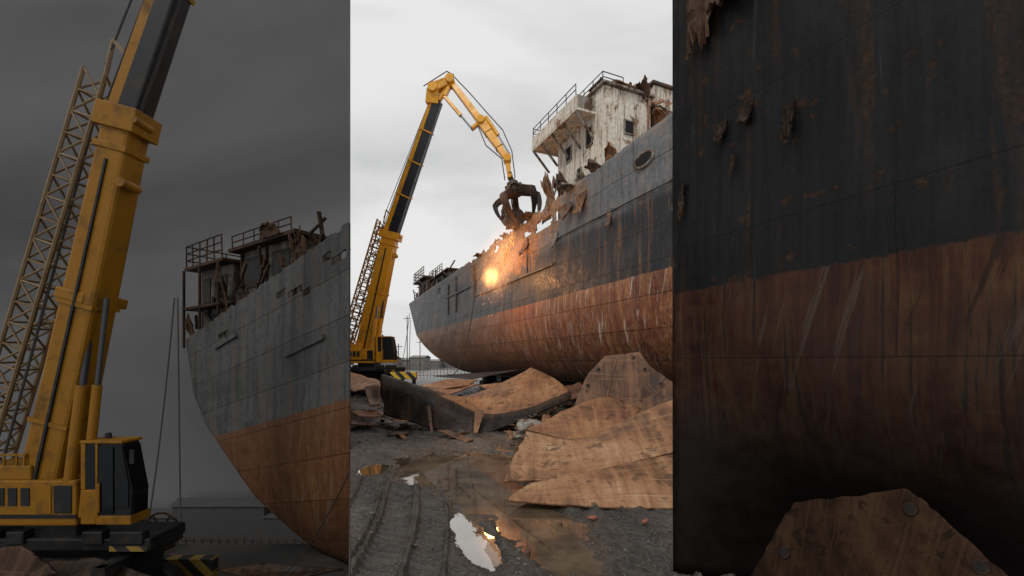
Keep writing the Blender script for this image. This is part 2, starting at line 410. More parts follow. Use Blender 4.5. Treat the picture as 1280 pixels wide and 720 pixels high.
c=m.ramp(m.noise(m.scale(o,(.03,.03,.07)),1.0,4,.5,.5),[(.3,(.066,.066,.07)),(.7,(.145,.145,.15))])
m.fin(c,1.0,spec=0.0)
rows=[]
for j in range(9):
    z=-12+j*7.5
    rows.append([bm.verts.new(((KL*26)-i*8.0,26+ (0 if i<2 else -.04*(i-1)**2),z)) for i in range(11)])
for j in range(8):
    for i in range(10): bm.faces.new((rows[j][i],rows[j][i+1],rows[j+1][i+1],rows[j+1][i]))
mk("sky",bm,m.m,kind="structure",smooth=True)
# ---------------------------------------------------------------- hull builder
def hull_bm(s0,ztop,zbot,nz_,seTab,T,jag,ins,Wd,rc,ds,holes=(),skew=0.0,dent=.04):
    bm=bmesh.new();lev=[];smax=seTab[-1][1]
    n1=int((smax-s0)/ds)
    for j in range(nz_+1):
        zr=ztop+(zbot-ztop)*j/nz_
        se=interp(seTab,zr);wi=ins(zr);pts=[]
        st=s0+skew*wi
        for i in range(n1+1):
            s=st+(max(se-rc,st+.01)-st)*i/n1
            pts.append((s,wi-dent*(fbm(s*.5,zr*.7,3,3)+.2*fbm(s*1.6,zr*1.6,5,2))*min(1,(s-st)/1.5)))
        for i in range(1,8):
            a=i/7*math.pi/2
            pts.append((se-rc+rc*math.sin(a),wi+rc*(1-math.cos(a))))
        for i in range(1,4): pts.append((se,wi+rc+(Wd-2*wi-2*rc)*i/3))
        for i in range(1,8):
            a=i/7*math.pi/2
            pts.append((se-rc+rc*math.cos(a),Wd-wi-rc*(1-math.sin(a))))
        sb=min(s0+skew*(Wd-wi),se-rc-.05)
        for i in range(1,13): pts.append((se-rc+(sb-(se-rc))*i/12,Wd-wi))
        row=[]
        wt=max(0,(zr-zbot)/(ztop-zbot))
        wj=max(0,(zr-(ztop-1.0))/1.0)
        for q,(s,w_) in enumerate(pts):
            z=zr+(T(s)-ztop)*wt+ (jag(s) if q<=n1 else 0)*wj
            row.append(bm.verts.new((s,-w_,z)))
        lev.append(row)
    nn=len(lev[0])
    for j in range(nz_):
        for i in range(nn-1):
            a,b,c,d=lev[j][i],lev[j][i+1],lev[j+1][i+1],lev[j+1][i]
            if i<n1 and holes:
                cx=(a.co+b.co+c.co+d.co)/4
                if any(h[0]<cx.x<h[1] and h[2]<cx.z<h[3] for h in holes): continue
            bm.faces.new((a,d,c,b))
    bm.faces.new(lev[-1])
    return bm,lev
def frame(ox,oy,ux,uy):
    return Matrix.Translation((ox,oy,0))@Matrix.Rotation(math.atan2(uy,ux),4,'Z')
SM=frame(6.03,16.7,-.407,.913)
ship=top("cargo_ship","derelict grey, black and red rusted ship being scrapped","ship",M=SM)
def jagm(s):
    if s<3 or s>33: return .05*fbm(s*2,0,0,3)
    k=1 if 7<s<24 else .35
    return k*(.45*fbm(s*1.1,3,0,4)+.3*fbm(s*5,7,0,3)-.15)
def insm(z):
    if z>6.1: return 0.0
    q=min(.995,(6.1-z)/(6.1-1.25));return 3.6*(1-math.sqrt(1-q*q))
HM=hullmat("weathered_hull_paint",ship,6.15,0.0,1.0,farx=(9,24),band=(8.8,9.5),rz=(16.5,9.5,11.0,2.3),greyc=(.15,.155,.16),streak=.9,shade_fade=(4.9,3.2,.85),mort=.026,scr=.85)
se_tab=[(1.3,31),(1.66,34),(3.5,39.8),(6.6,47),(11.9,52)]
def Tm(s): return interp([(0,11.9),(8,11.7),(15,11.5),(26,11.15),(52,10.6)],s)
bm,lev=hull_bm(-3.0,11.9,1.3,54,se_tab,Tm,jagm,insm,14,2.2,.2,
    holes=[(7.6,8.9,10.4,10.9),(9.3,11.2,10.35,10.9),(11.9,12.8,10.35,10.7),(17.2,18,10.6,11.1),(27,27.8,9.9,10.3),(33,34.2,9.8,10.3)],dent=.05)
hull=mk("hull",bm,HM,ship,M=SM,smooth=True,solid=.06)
bm=bmesh.new()
bm.faces.new([bm.verts.new(v) for v in((-2.9,-.3,10.0),(49,-.4,10.0),(51.3,-3,10),(51.3,-11,10),(49,-13.6,10),(-2.9,-13.7,10))])
mk("deck",bm,R_DK,ship,M=SM)
def lbox(name,s0,s1,w0,w1,z0,z1,mat,parent=ship,M=SM,**k):
    bm=bmesh.new();box(bm,(s0,-w1,z0),(s1,-w0,z1));return mk(name,bm,mat,parent,M=M,bevel=.02,**k)
lbox("rubbing_strake",9,22.5,-.14,-.0,7.95,8.1,HM)
lbox("rubbing_strake",23.5,31,-.14,-.0,8.9,9.05,HM)
lbox("rubbing_strake",-3,9,-.1,-.0,9.35,9.43,HM)
lbox("side_frame",22.3,22.5,-.16,0,8.1,10.6,HM)
lbox("side_frame",30.0,30.2,-.16,0,7.2,10.2,HM)
lbox("side_frame",27.4,27.6,-.16,0,7.2,10.4,HM)
lbox("side_frame",12.3,12.45,-.12,0,8.1,10.3,HM)
for (cs,cz,a,b) in ((1.55,10.75,.55,.27),(-1.3,10.6,.5,.25)):
    bm=bmesh.new();N=24;R=[]
    for i in range(N):
        t=2*math.pi*i/N;r=[]
        for k in range(6):
            q=2*math.pi*k/6;rr=.07
            r.append(bm.verts.new((cs+(a+rr*math.cos(q))*math.cos(t),.08+rr*math.sin(q),cz+(b+rr*math.cos(q))*math.sin(t))))
        R.append(r)
    for i in range(N):
        for k in range(6):
            bm.faces.new((R[i][k],R[(i+1)%N][k],R[(i+1)%N][(k+1)%6],R[i][(k+1)%6]))
    f=mk("fairlead",bm,GRW,ship,M=SM,smooth=True)
    bm=bmesh.new();bm.faces.new([bm.verts.new((cs+a*math.cos(2*math.pi*i/N),.115,cz+b*math.sin(2*math.pi*i/N))) for i in range(N)])
    mk("fairlead_opening",bm,DARKV,f,M=SM)
def torn(name,par,M,s,wv,z,a,b,mat,seed,curl=.5,lean=0.2,dirx=1):
    bm=bmesh.new();nu,nv=10,12;rows=[]
    ab=abs(b)
    for j in range(nv+1):
        v=j/nv;r=[]
        wd=a*(1-.5*v*abs(fbm(v*2,seed,1,2))-.35*v)
        for i in range(nu+1):
            u=i/nu-.5
            sawt=abs(((u*5+seed)%1)-.5)
            zt=v*b*(1+.3*fbm(u*3+seed,seed,2,2)-.45*v*sawt)
            r.append(bm.verts.new((s+u*wd*2*.5+lean*v*b*dirx+.06*ab*fbm(v*4,seed,5,2),-(wv)+curl*v*v+.06*ab*fbm(u*3,v*3,seed,2),z+zt-curl*.35*v**3)))
        rows.append(r)
    for j in range(nv):
        for i in range(nu): bm.faces.new((rows[j][i],rows[j][i+1],rows[j+1][i+1],rows[j+1][i]))
    return mk(name,bm,mat,par,M=M,solid=min(.04,.05*ab+.01))
for k,(s,wv,z,a,b,cu,le) in enumerate([(8.2,.3,11.2,1.4,1.7,.5,.2),(9.6,.2,11.1,1.1,2.4,.3,.15),(10.9,.5,11,1.3,1.9,-.3,-.2),(12,.2,11.2,1.6,.8,.6,.3),
    (10.3,1.6,10.6,.9,3.9,.2,.1),(11.6,2.4,10.5,1.0,3.2,.3,-.2),(9.9,2.8,10.5,1.2,4.4,-.4,.12),(14,.3,11,1.5,.8,.9,.1),(16,.2,11,1.3,.7,.4,.2),(18.4,.1,10.9,1.0,.9,-.4,.3),(7.2,.1,11.4,1.1,.6,.8,.1),(21,.1,10.9,1.5,.5,.5,.4),(5.0,.2,11.5,1.0,.8,.5,.4),(4.3,.3,11.4,1.2,1.2,.4,-.3),(6.2,.3,11.2,1.2,1.1,.3,.3)]):
    torn("torn_plate",ship,SM,s,wv,z,a,b,(R_DK,R_OR,GRW,R_DK)[k%4],k*3.1,cu,le)
for k,(s,z,a,b,cu) in enumerate([(6.2,11.0,.9,-1.0,.35),(7.3,10.9,.7,-.9,.5),(8.8,9.7,.5,-.8,.25),(12.6,10.2,1.0,-.8,.4),(3.9,9.5,.4,-.9,.2),(-.2,8.9,.3,-.8,.2),(16,10.4,.8,-.9,.3)]):
    torn("torn_plate",ship,SM,s,-.05,z,a,b,(R_OR,R_DK,GRW)[k%3],k*5.7+2,cu,.05)
dh=lbox("deckhouse",5.3,9.8,.67,3.55,10.02,16.1,WHT)
def pane(name,s0,s1,wv,z0,z1,par,nearend=None,mat=None):
    bm=bmesh.new()
    if nearend is None: box(bm,(s0,-wv,z0),(s1,-wv+.03,z1))
    else: box(bm,(nearend-.03,-s1,z0),(nearend,-s0,z1))
    return mk(name,bm,mat or DARKV,par,M=SM)
def winframe(par,s0,s1,wv,z0,z1,nearend=None):
    bm=bmesh.new();t=.07
    for (a,b,c,d) in ((s0-t,s1+t,z1,z1+t),(s0-t,s1+t,z0-t,z0),(s0-t,s0,z0,z1),(s1,s1+t,z0,z1)):
        if nearend is None: box(bm,(a,-wv,c),(b,-wv+.06,d))
        else: box(bm,(nearend-.06,-b,c),(nearend,-a,d))
    mk("frame",bm,GRW,par,M=SM)
for (a,b,c,d) in ((6.3,6.75,13.7,14.5),(8.3,8.75,13.7,14.4),(7.3,7.6,12.2,12.8)):
    p=pane("window",a,b,.66,c,d,dh);winframe(p,a,b,.66,c,d)
for (a,b,c,d) in ((1.9,2.4,14.0,14.6),(2.8,3.1,12.7,13.1)):
    p=pane("window",a,b,0,c,d,dh,5.29);winframe(p,a,b,0,c,d,5.29)
lbox("wall_stiffener",5.24,5.3,1.35,1.4,10.2,16.0,WHT,dh)
lbox("pipe_run",5.2,5.27,3.3,3.38,10.2,16.1,R_OR,dh)
wp=lbox("bridge_wing",6.0,10.9,-.45,3.4,15.0,15.12,WHT,dh)
bm=bmesh.new();box(bm,(6.0,.40,15.12),(10.9,.46,15.75));mk("bulwark",bm,WHT,wp,M=SM)
bm=bmesh.new();box(bm,(10.84,-3.4,15.12),(10.9,.40,15.75));mk("bulwark",bm,GRW,wp,M=SM)
bm=bmesh.new();box(bm,(6.0,-.6,15.12),(6.06,.40,15.75));mk("bulwark",bm,GRW,wp,M=SM)
lbox("roof_edge",5.1,10.0,.5,3.7,16.1,16.22,GRW,dh)
for s in (6.2,7.4,8.6,9.8,10.8):
    bm=bmesh.new();beam(bm,(s,.40,15.0),(s,-.66,13.9),.12,.08,side=Vector((1,0,0)));mk("bracket",bm,GRW,wp,M=SM)
def rail(name,par,M,pts,h=.9,step=.9,mat=DK,r=.028,nr=3):
    bm=bmesh.new()
    for a,b in zip(pts[:-1],pts[1:]):
        a=Vector(a);b=Vector(b);n_=max(1,int((b-a).length/step))
        for i in range(n_+1):
            q=a.lerp(b,i/n_);tube(bm,q,q+Vector((.04*fbm(q.x,q.y,1,2),.04*fbm(q.y,q.x,2,2),h)),r,r,5)
        for k in range(nr):
            z=h*(k+1)/nr;tube(bm,a+Vector((0,0,z)),b+Vector((0,0,z)),r,r,5)
    mk(name,bm,mat,par,M=M)
rail("railing",wp,SM,[(6.1,.43,15.75),(10.8,.43,15.75),(10.8,-3,15.75)],.55,.8,DK,.025,2)
rail("railing",dh,SM,[(5.3,-1.8,16.22),(5.3,-.6,16.22),(8.6,-.6,16.22)],.5,.8,DK,.025,2)
ah=lbox("rusted_deck_structure",5.2,10.2,3.8,9.5,10.02,15.7,R_DK)
pane("window",4.4,5.1,0,13.6,14.6,ah,5.19);pane("window",6,7,0,13.4,14.4,ah,5.19)
lbox("vent_box",5.6,7.4,4.0,5.7,15.72,17.1,WHT,ship)
lbox("vent_box_lid",5.45,7.55,3.85,5.85,17.1,17.25,R_DK,ship)
lbox("vent_box",6.6,7.4,2.6,3.4,16.25,16.9,R_DK,ship)
for s,wv,hh in ((5.8,3.0,1.3),(6.3,6.9,2.2),(8.0,2.2,1.5),(5.4,8.0,1.2)):
    bm=bmesh.new();tube(bm,(s,-wv,15.7),(s+.1,-wv-.1,15.7+hh),.12,.12,8);mk("vent_pipe",bm,R_OR,ship,M=SM)
for k,(s,wv,z,a,b,cu,le) in enumerate([(6,1.2,16.1,1.6,.7,.5,.3),(7.2,2.4,16.1,1.8,1.0,-.6,-.3),(5.6,2.0,16.1,1.5,.8,.6,.3),(5.5,3.0,15.9,1.6,.9,.4,-.4),(5.3,3.9,15.2,1.6,.7,.4,.4),(5.2,5.0,14.4,1.6,1.1,.7,-.3),(5.3,6.4,15.2,1.9,1.6,.5,.3),(8.6,2.0,16.1,1.5,.8,.5,.2),(4.6,3.6,14.2,.9,1.0,.6,-.3),(3.0,4.6,11,2.0,3.0,.6,-.1),(1.5,5.5,11,2.0,3.4,.6,.1),(2.4,3.2,11,1.4,2.2,.5,.2)]):
    torn("torn_plate",ship,SM,s,wv,z,a,b,(R_DK,R_BLK,R_OR)[k%3],k*2.7+50,cu,le)
for k in range(40):
    bm=bmesh.new();s=random.uniform(5.3,9);wv=random.uniform(1,6);z=16.2
    if wv>3.4: z=15.7
    beam(bm,(s,-wv,z),(s+random.uniform(-.9,.9),-wv+random.uniform(-.9,.9),z+random.uniform(.1,.8)),random.uniform(.05,.24),.07)
    mk("twisted_beam",bm,(R_DK,R_BLK,R_OR)[k%3],ship,M=SM)
fh=lbox("rusted_deckhouse",43.5,48.5,1.0,5.5,10.02,13.2,R_DK)
lbox("roof_slab",43.0,49.3,.4,6.2,13.2,13.4,R_BLK,fh)
f2=lbox("rusted_deckhouse",34.0,42.0,1.2,5.5,10.02,12.5,GRW)
lbox("roof_slab",33.6,42.4,.8,6.0,12.5,12.65,R_DK,f2)
for a in (44.3,46.4): pane("window",a,a+1.2,.99,11.2,12.6,fh)
for a in (35,37.5,40): pane("window",a,a+1.4,1.19,11.0,12.2,f2)
rail("railing",ship,SM,[(36,-.9,12.65),(42,-.9,12.65)],.9,1.0,R_DK,.04)
rail("railing",ship,SM,[(43.2,-.5,13.4),(49.2,-.5,13.4),(49.2,-6,13.4)],1.2,1.0,R_DK,.05)
rail("railing",ship,SM,[(47,-.1,10.7),(51.4,-2,10.7),(51.5,-8,10.6)],1.2,1.1,R_DK,.04)
for i in range(16):
    s=random.uniform(33,50);wv=random.uniform(.5,1.1);z=random.uniform(10.4,12.8);bm=bmesh.new()
    beam(bm,(s,-wv,z),(s+random.uniform(-1.5,1.5),-wv+random.uniform(-.5,.6),z+random.uniform(.2,1.3)),.12,.12)
    mk("twisted_beam",bm,R_DK,ship,M=SM)
for i in range(9):
    bm=bmesh.new();s=-2+i*4.1
    box(bm,(s,-8.4,0),(s+1.3,-3.9,.62));box(bm,(s+.1,-8.0,.62),(s+1.2,-4.2,1.26))
    mk("keel_block",bm,R_BLK if i%2 else CONCD,None,M=SM,bevel=.03,label="stacked dark timber keel block under rusty hull",cat="keel block",group="keel blocks under the ship")
def sag(a,b,s,n_=14):
    return [a.lerp(b,i/n_)-Vector((0,0,s*4*(i/n_)*(1-i/n_))) for i in range(n_+1)]
bm=bmesh.new();path(bm,sag(P(512,392,60),P(501,462,56),.6),.04)
mk("mooring_rope",bm,ROPE,label="slack dark rope hanging from ship end",cat="rope")
bm=bmesh.new();path(bm,sag(P(513,400,59),P(511,470,50),.2),.035)
mk("mooring_rope",bm,ROPE,label="slack dark rope hanging from ship end",cat="rope")
bm=bmesh.new();path(bm,sag(P(597,345,33),P(560,468,30),2.2),.035)
mk("mooring_rope",bm,ROPE,label="long sagging rope draped down ship side",cat="rope")
# ---------------------------------------------------------------- right hull section
RO=(202.5/F*5.5,5.5)
RM=frame(RO[0],RO[1],-.407,.913)
rs=top("hull_section","towering dim hull section with black and dark red paint","ship section",M=RM)
RH=hullmat("dim_hull_paint",rs,3.42,0.0,.18,farx=(200,300),band=(30,31),blackc=(.024,.026,.03),shade_fade=(1.9,.2,.98),streak=.8,seam=.75,scr=.3,mort=.007,pale=.7,spec=.2,wavs=.2)  # hull colours scaled down so the section looks dimly lit
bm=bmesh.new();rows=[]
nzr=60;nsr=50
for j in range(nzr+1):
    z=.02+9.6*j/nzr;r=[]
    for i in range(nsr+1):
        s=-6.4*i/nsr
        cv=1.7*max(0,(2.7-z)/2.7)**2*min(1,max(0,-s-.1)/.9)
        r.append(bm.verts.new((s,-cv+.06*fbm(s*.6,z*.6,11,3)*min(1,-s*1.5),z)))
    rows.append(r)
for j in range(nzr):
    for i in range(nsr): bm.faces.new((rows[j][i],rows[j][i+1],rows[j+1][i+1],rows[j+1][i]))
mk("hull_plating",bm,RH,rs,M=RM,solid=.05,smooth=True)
for s in (-.5,-2,-3.5,-5):
    bm=bmesh.new();box(bm,(s,-2.4,.05),(s+.06,-1.9,9.5));mk("inner_frame",bm,R_DIM,rs,M=RM)
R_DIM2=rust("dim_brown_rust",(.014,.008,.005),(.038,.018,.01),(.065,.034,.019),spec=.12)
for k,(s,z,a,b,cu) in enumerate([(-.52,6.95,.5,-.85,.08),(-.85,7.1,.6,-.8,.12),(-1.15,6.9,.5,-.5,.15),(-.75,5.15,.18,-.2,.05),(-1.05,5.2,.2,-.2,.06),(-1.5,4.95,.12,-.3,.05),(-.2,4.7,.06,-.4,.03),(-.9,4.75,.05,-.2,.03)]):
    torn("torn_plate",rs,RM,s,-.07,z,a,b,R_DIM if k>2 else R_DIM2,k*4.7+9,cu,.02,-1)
# ---------------------------------------------------------------- left hull section
LM=frame(-4.617,12.8,-.820,.572)
ls=top("hull_section","dim grey and rust red hull section with wrecked deck","ship section",M=LM)
LH=hullmat("dim_grey_hull_paint",ls,1.55,.22,.28,farx=(-20,-10),band=(-20,-19),greyc=(.19,.195,.195),shade_fade=(5.2,3.0,.6),scr=.4,spec=.2)  # same hull paint darkened, dimness carried by the colour
lt=[(-3.7,3.8),(-2.11,7.0),(1.28,10.6),(3.2,11.8),(6.58,12.6)]
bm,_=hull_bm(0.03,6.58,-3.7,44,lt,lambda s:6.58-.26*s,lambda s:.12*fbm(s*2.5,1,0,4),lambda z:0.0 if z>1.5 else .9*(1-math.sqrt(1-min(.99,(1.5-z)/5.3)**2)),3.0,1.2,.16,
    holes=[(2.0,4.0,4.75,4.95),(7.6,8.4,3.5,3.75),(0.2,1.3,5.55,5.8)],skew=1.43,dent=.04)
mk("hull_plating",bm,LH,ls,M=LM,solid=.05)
bm=bmesh.new();beam(bm,(1.2,.06,3.35),(3.4,.06,2.8),.16,.12);mk("rubbing_strake",bm,LH,ls,M=LM)
bm=bmesh.new();beam(bm,(6.8,.06,3.6),(8.6,.06,3.15),.16,.12);mk("rubbing_strake",bm,LH,ls,M=LM)
def lb(name,s0,s1,w0,w1,z0,z1,mat,par=ls):
    bm=bmesh.new();box(bm,(s0,-w1,z0),(s1,-w0,z1));return mk(name,bm,mat,par,M=LM,bevel=.02)
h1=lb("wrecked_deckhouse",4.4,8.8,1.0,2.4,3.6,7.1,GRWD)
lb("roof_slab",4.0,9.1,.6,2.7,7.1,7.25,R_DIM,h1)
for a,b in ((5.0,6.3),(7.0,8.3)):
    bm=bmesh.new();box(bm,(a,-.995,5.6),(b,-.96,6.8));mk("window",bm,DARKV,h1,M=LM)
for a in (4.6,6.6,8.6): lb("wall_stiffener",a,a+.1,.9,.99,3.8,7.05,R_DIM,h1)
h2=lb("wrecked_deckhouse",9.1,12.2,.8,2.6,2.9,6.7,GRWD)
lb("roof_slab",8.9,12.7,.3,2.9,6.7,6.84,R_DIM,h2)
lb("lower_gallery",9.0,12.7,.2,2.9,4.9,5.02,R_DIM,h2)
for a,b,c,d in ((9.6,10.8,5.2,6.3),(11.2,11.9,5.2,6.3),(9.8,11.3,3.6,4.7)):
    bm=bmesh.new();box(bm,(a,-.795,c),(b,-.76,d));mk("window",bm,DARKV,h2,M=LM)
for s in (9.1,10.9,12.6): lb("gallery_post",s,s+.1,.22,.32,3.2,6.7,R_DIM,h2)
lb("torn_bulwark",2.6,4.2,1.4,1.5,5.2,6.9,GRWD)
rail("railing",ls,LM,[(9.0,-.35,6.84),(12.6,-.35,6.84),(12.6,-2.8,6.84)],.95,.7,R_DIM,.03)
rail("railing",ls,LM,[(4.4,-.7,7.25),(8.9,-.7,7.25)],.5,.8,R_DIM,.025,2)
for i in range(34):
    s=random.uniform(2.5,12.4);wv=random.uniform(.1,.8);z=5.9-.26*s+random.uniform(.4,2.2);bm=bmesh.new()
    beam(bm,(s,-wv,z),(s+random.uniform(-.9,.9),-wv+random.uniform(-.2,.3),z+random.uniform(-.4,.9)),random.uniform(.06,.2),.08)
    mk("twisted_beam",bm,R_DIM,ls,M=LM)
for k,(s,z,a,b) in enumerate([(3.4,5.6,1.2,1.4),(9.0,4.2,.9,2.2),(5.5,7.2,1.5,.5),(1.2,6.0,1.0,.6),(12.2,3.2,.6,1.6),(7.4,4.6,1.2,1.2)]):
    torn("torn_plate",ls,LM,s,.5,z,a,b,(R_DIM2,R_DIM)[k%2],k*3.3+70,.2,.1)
for (a,b,sg) in ((P(218,372,19.5),P(185,655,17),.7),(P(222,372,19.3),P(226,680,17),.1)):
    bm=bmesh.new();path(bm,sag(a,b,sg),.03);mk("mooring_rope",bm,ROPE,label="dark rope hanging from dim hull section",cat="rope")
bm=bmesh.new();path(bm,sag(P(436,592,11.9),P(352,722,11.6),.25),.02);mk("mooring_rope",bm,DARKV,label="dark rope trailing down dim hull section",cat="rope")
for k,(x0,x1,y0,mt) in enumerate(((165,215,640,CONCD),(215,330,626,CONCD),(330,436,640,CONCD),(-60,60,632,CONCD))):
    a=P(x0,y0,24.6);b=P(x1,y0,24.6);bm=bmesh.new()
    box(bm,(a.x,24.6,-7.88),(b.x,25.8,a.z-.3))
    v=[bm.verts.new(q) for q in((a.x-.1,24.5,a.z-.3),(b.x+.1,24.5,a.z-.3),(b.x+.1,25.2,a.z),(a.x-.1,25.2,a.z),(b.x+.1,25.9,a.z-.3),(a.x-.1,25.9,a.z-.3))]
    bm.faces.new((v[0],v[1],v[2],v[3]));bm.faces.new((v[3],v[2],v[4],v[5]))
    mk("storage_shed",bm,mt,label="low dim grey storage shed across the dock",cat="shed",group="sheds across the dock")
bm=bmesh.new()
for i in range(34):
    x=-21+i*.42;tube(bm,(x,22.5,-7.9),(x,22.5,-6.3),.03,.03,5)
for z in (-6.4,-6.9,-7.5): tube(bm,(-21,22.5,z),(-7,22.5,z),.03,.03,5)
mk("fence",bm,R_DIM,label="thin dark metal fence along the dock",cat="fence")
bm=bmesh.new();c=P(192,668,15.4)
for dy in (-.35,.35):
    for i in range(18):
        a=2*math.pi*i/18;b=2*math.pi*(i+1)/18
        tube(bm,c+Vector((.62*math.cos(a),dy,.62*math.sin(a))),c+Vector((.62*math.cos(b),dy,.62*math.sin(b))),.04,.04,5)
        if i%3==0: tube(bm,c+Vector((0,dy,0)),c+Vector((.62*math.cos(a),dy,.62*math.sin(a))),.03,.03,5)
tube(bm,c-Vector((0,.4,0)),c+Vector((0,.4,0)),.14,.14,10)
beam(bm,c+Vector((-.5,0,-.7)),c,.1,.8);beam(bm,c+Vector((.5,0,-.7)),c,.1,.8)
mk("cable_reel",bm,R_DIM,label="dark steel cable reel on the lower quay",cat="cable reel")
# ---------------------------------------------------------------- cranes
def hazard(name,y,b):
    m=Mt(name);x,yy,z=m.sep(m.co.outputs["Object"])[:3]
    f=m.math('FRACT',m.math('MULTIPLY',m.math('ADD',x,z),1.6));f=m.math('GREATER_THAN',f,.5)
    nz=m.noise(m.co.outputs["Object"],5,5,.6)
    return m.fin(m.mix(m.mapr(nz,.5,.75,0,.5),m.mix(f,y,b),(.06,.04,.03)),.6)
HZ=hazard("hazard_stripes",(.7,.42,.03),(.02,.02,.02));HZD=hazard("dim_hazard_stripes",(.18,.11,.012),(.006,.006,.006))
def crane(label,d0,zoom,floor,Y,B,L,full):
    S=1.0 if full else .64
    DS=1.0 if full else .45
    def Q(px,py,dy=0):
        dy*=DS
        if zoom==1: return P(px,py,d0+dy)
        return P(640+(px-640)*zoom,360+(py-360)*zoom,d0+dy)
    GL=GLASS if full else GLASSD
    b=Q(455,455);c=top("mobile_crane",label,"crane",(b.x,b.y,floor))
    def qb(name,x0,y0,x1,y1,dy0,dy1,mat,par=c,bev=.04):
        p=Q(x0,y1,dy0);q=Q(x1,y0,dy0);bm=bmesh.new();box(bm,(p.x,d0+dy0*DS,p.z),(q.x,d0+dy1*DS,q.z));return mk(name,bm,mat,par,bevel=bev)
    D_=DK if full else BLKD
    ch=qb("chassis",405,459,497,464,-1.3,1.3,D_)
    qb("turntable",447,453.5,468,459,-.9,.9,B)
    for x0,x1 in ((408,421),(424,436),(440,447),(470,478),(481,494)): qb("tool_box",x0,456.3,x1,461.5,-1.42,-.9,D_,ch,.03)
    qb("marker_strip",481,462,496,464,-1.36,-1.31,HZ if full else HZD,ch,0)
    for i,px in enumerate((412,428,446,462,480,493)):
        p=Q(px,466);r=min(.62,(p.z-floor)*.62)
        for sy in (-1.35*DS,1.35*DS):
            bm=bmesh.new();tube(bm,(p.x,d0+sy-.2,floor+r),(p.x,d0+sy+.2,floor+r),r,r,24)
            wh=mk("wheel",bm,BLKD,c,bevel=.04)
            bm=bmesh.new();tube(bm,(p.x,d0+sy-.23,floor+r),(p.x,d0+sy-.17,floor+r),r*.5,r*.5,16);mk("rim",bm,D_,wh)
    lo=Q(405,466);hi=Q(497,464)
    bm=bmesh.new();box(bm,(lo.x,d0-1.0*DS,floor+.5),(hi.x,d0+1.0*DS,hi.z+.02));mk("axle_frame",bm,BLKD,c)
    for px in (408,494):
        p=Q(px,462);e=2.6*DS;bm=bmesh.new();box(bm,(p.x-.15,d0-e,p.z-.25),(p.x+.15,d0+e,p.z));tube(bm,(p.x,d0-e+.1,floor+.08),(p.x,d0-e+.1,p.z),.1,.1,8);tube(bm,(p.x,d0-e+.1,floor+.02),(p.x,d0-e+.1,floor+.1),.4,.4,12)
        mk("outrigger",bm,D_,c)
    hs=qb("machinery_house",428,436,468,454,-1.2,1.1,Y)
    qb("engine_cover",428,430,450,436,-1.1,1.0,Y,hs)
    for px in (431,436,441,446): qb("vent_grille",px,439,px+3.4,446,-1.24,-1.19,D_,hs,0)
    qb("panel_door",452,438,458,449,-1.25,-1.2,Y,hs,.01);qb("panel_door",459,438,466,449,-1.25,-1.2,B,hs,.01)
    qb("house_stripe",428,449.5,468,451,-1.24,-1.19,B,hs,0)
    qb("walkway_rail",428,425.5,448,426.2,-1.1,-1.02,Y,hs,0)
    for px in (429,434,439,444,447): qb("walkway_post",px,426,px+.6,430,-1.1,-1.02,Y,hs,0)
    qb("counterweight",414,434,428,456,-1.3,1.2,Y)
    p=Q(470.5,453,-1.3);q=Q(491.5,421,-1.3);bm=bmesh.new();f0=d0-1.3*DS;f1=d0-.15*DS
    if not full: q.x-=.12
    pr=[(p.x,p.z),(q.x,p.z),(q.x+.02,p.z+.75),(q.x-.22,q.z),(p.x+.05,q.z)]
    A=[bm.verts.new((x,f0,z)) for x,z in pr];Bv=[bm.verts.new((x,f1,z)) for x,z in pr]
    bm.faces.new(A);bm.faces.new(Bv[::-1])
    for i in range(5): bm.faces.new((A[i],Bv[i],Bv[(i+1)%5],A[(i+1)%5]))
    bmesh.ops.recalc_face_normals(bm,faces=bm.faces)
    cab=mk("cab",bm,B,c,bevel=.04)
    ww=q.x-p.x;hh=q.z-p.z
    bm=bmesh.new();box(bm,(p.x-.02,f0-.03,p.z-.01),(p.x+ww*.3,f1+.02,p.z+hh*.42));mk("cab_side_panel",bm,Y,cab,bevel=.02)
    bm=bmesh.new();box(bm,(p.x-.02,f0-.03,p.z+hh*.42),(p.x+ww*.08,f1+.02,q.z+.01));mk("cab_pillar",bm,Y,cab,bevel=.02)
    bm=bmesh.new();box(bm,(p.x+ww*.3,f0-.045,p.z+hh*.09),(p.x+ww*.345,f1+.02,q.z-.03));mk("cab_pillar",bm,Y,cab,bevel=.01)
    bm=bmesh.new();box(bm,(p.x-.03,f0-.05,q.z-.02),(q.x-.16,f1+.03,q.z+.05));mk("cab_roof",bm,Y,cab,bevel=.02)
    bm=bmesh.new();box(bm,(p.x+ww*.3,f0-.03,p.z-.02),(q.x+.03,f1+.02,p.z+hh*.1));mk("cab_sill",bm,Y,cab,bevel=.02)
    for x0,x1,z0 in ((.10,.29,.46),(.36,.66,.13),(.70,.97,.2)):
        bm=bmesh.new()
        pr=[(p.x+ww*x0,p.z+hh*z0),(p.x+ww*x1,p.z+hh*z0),(p.x+ww*(x1 if x1<.9 else .985),p.z+hh*.48),(p.x+ww*(x1 if x1<.9 else .845),p.z+hh*.95),(p.x+ww*x0,p.z+hh*.95)]
        A=[bm.verts.new((x,f0-.035,z)) for x,z in pr];B2=[bm.verts.new((x,f0,z)) for x,z in pr]
        bm.faces.new(A);
        for i in range(5): bm.faces.new((A[i],B2[i],B2[(i+1)%5],A[(i+1)%5]))
        mk("window",bm,GL,cab)
    bm=bmesh.new();vs=[bm.verts.new(v) for v in((q.x+.04,f0+.05,p.z+.72),(q.x+.04,f1-.05,p.z+.72),(q.x-.17,f1-.05,q.z-.08),(q.x-.17,f0+.05,q.z-.08))];bm.faces.new(vs);mk("front_window",bm,GL,cab,solid=.02)
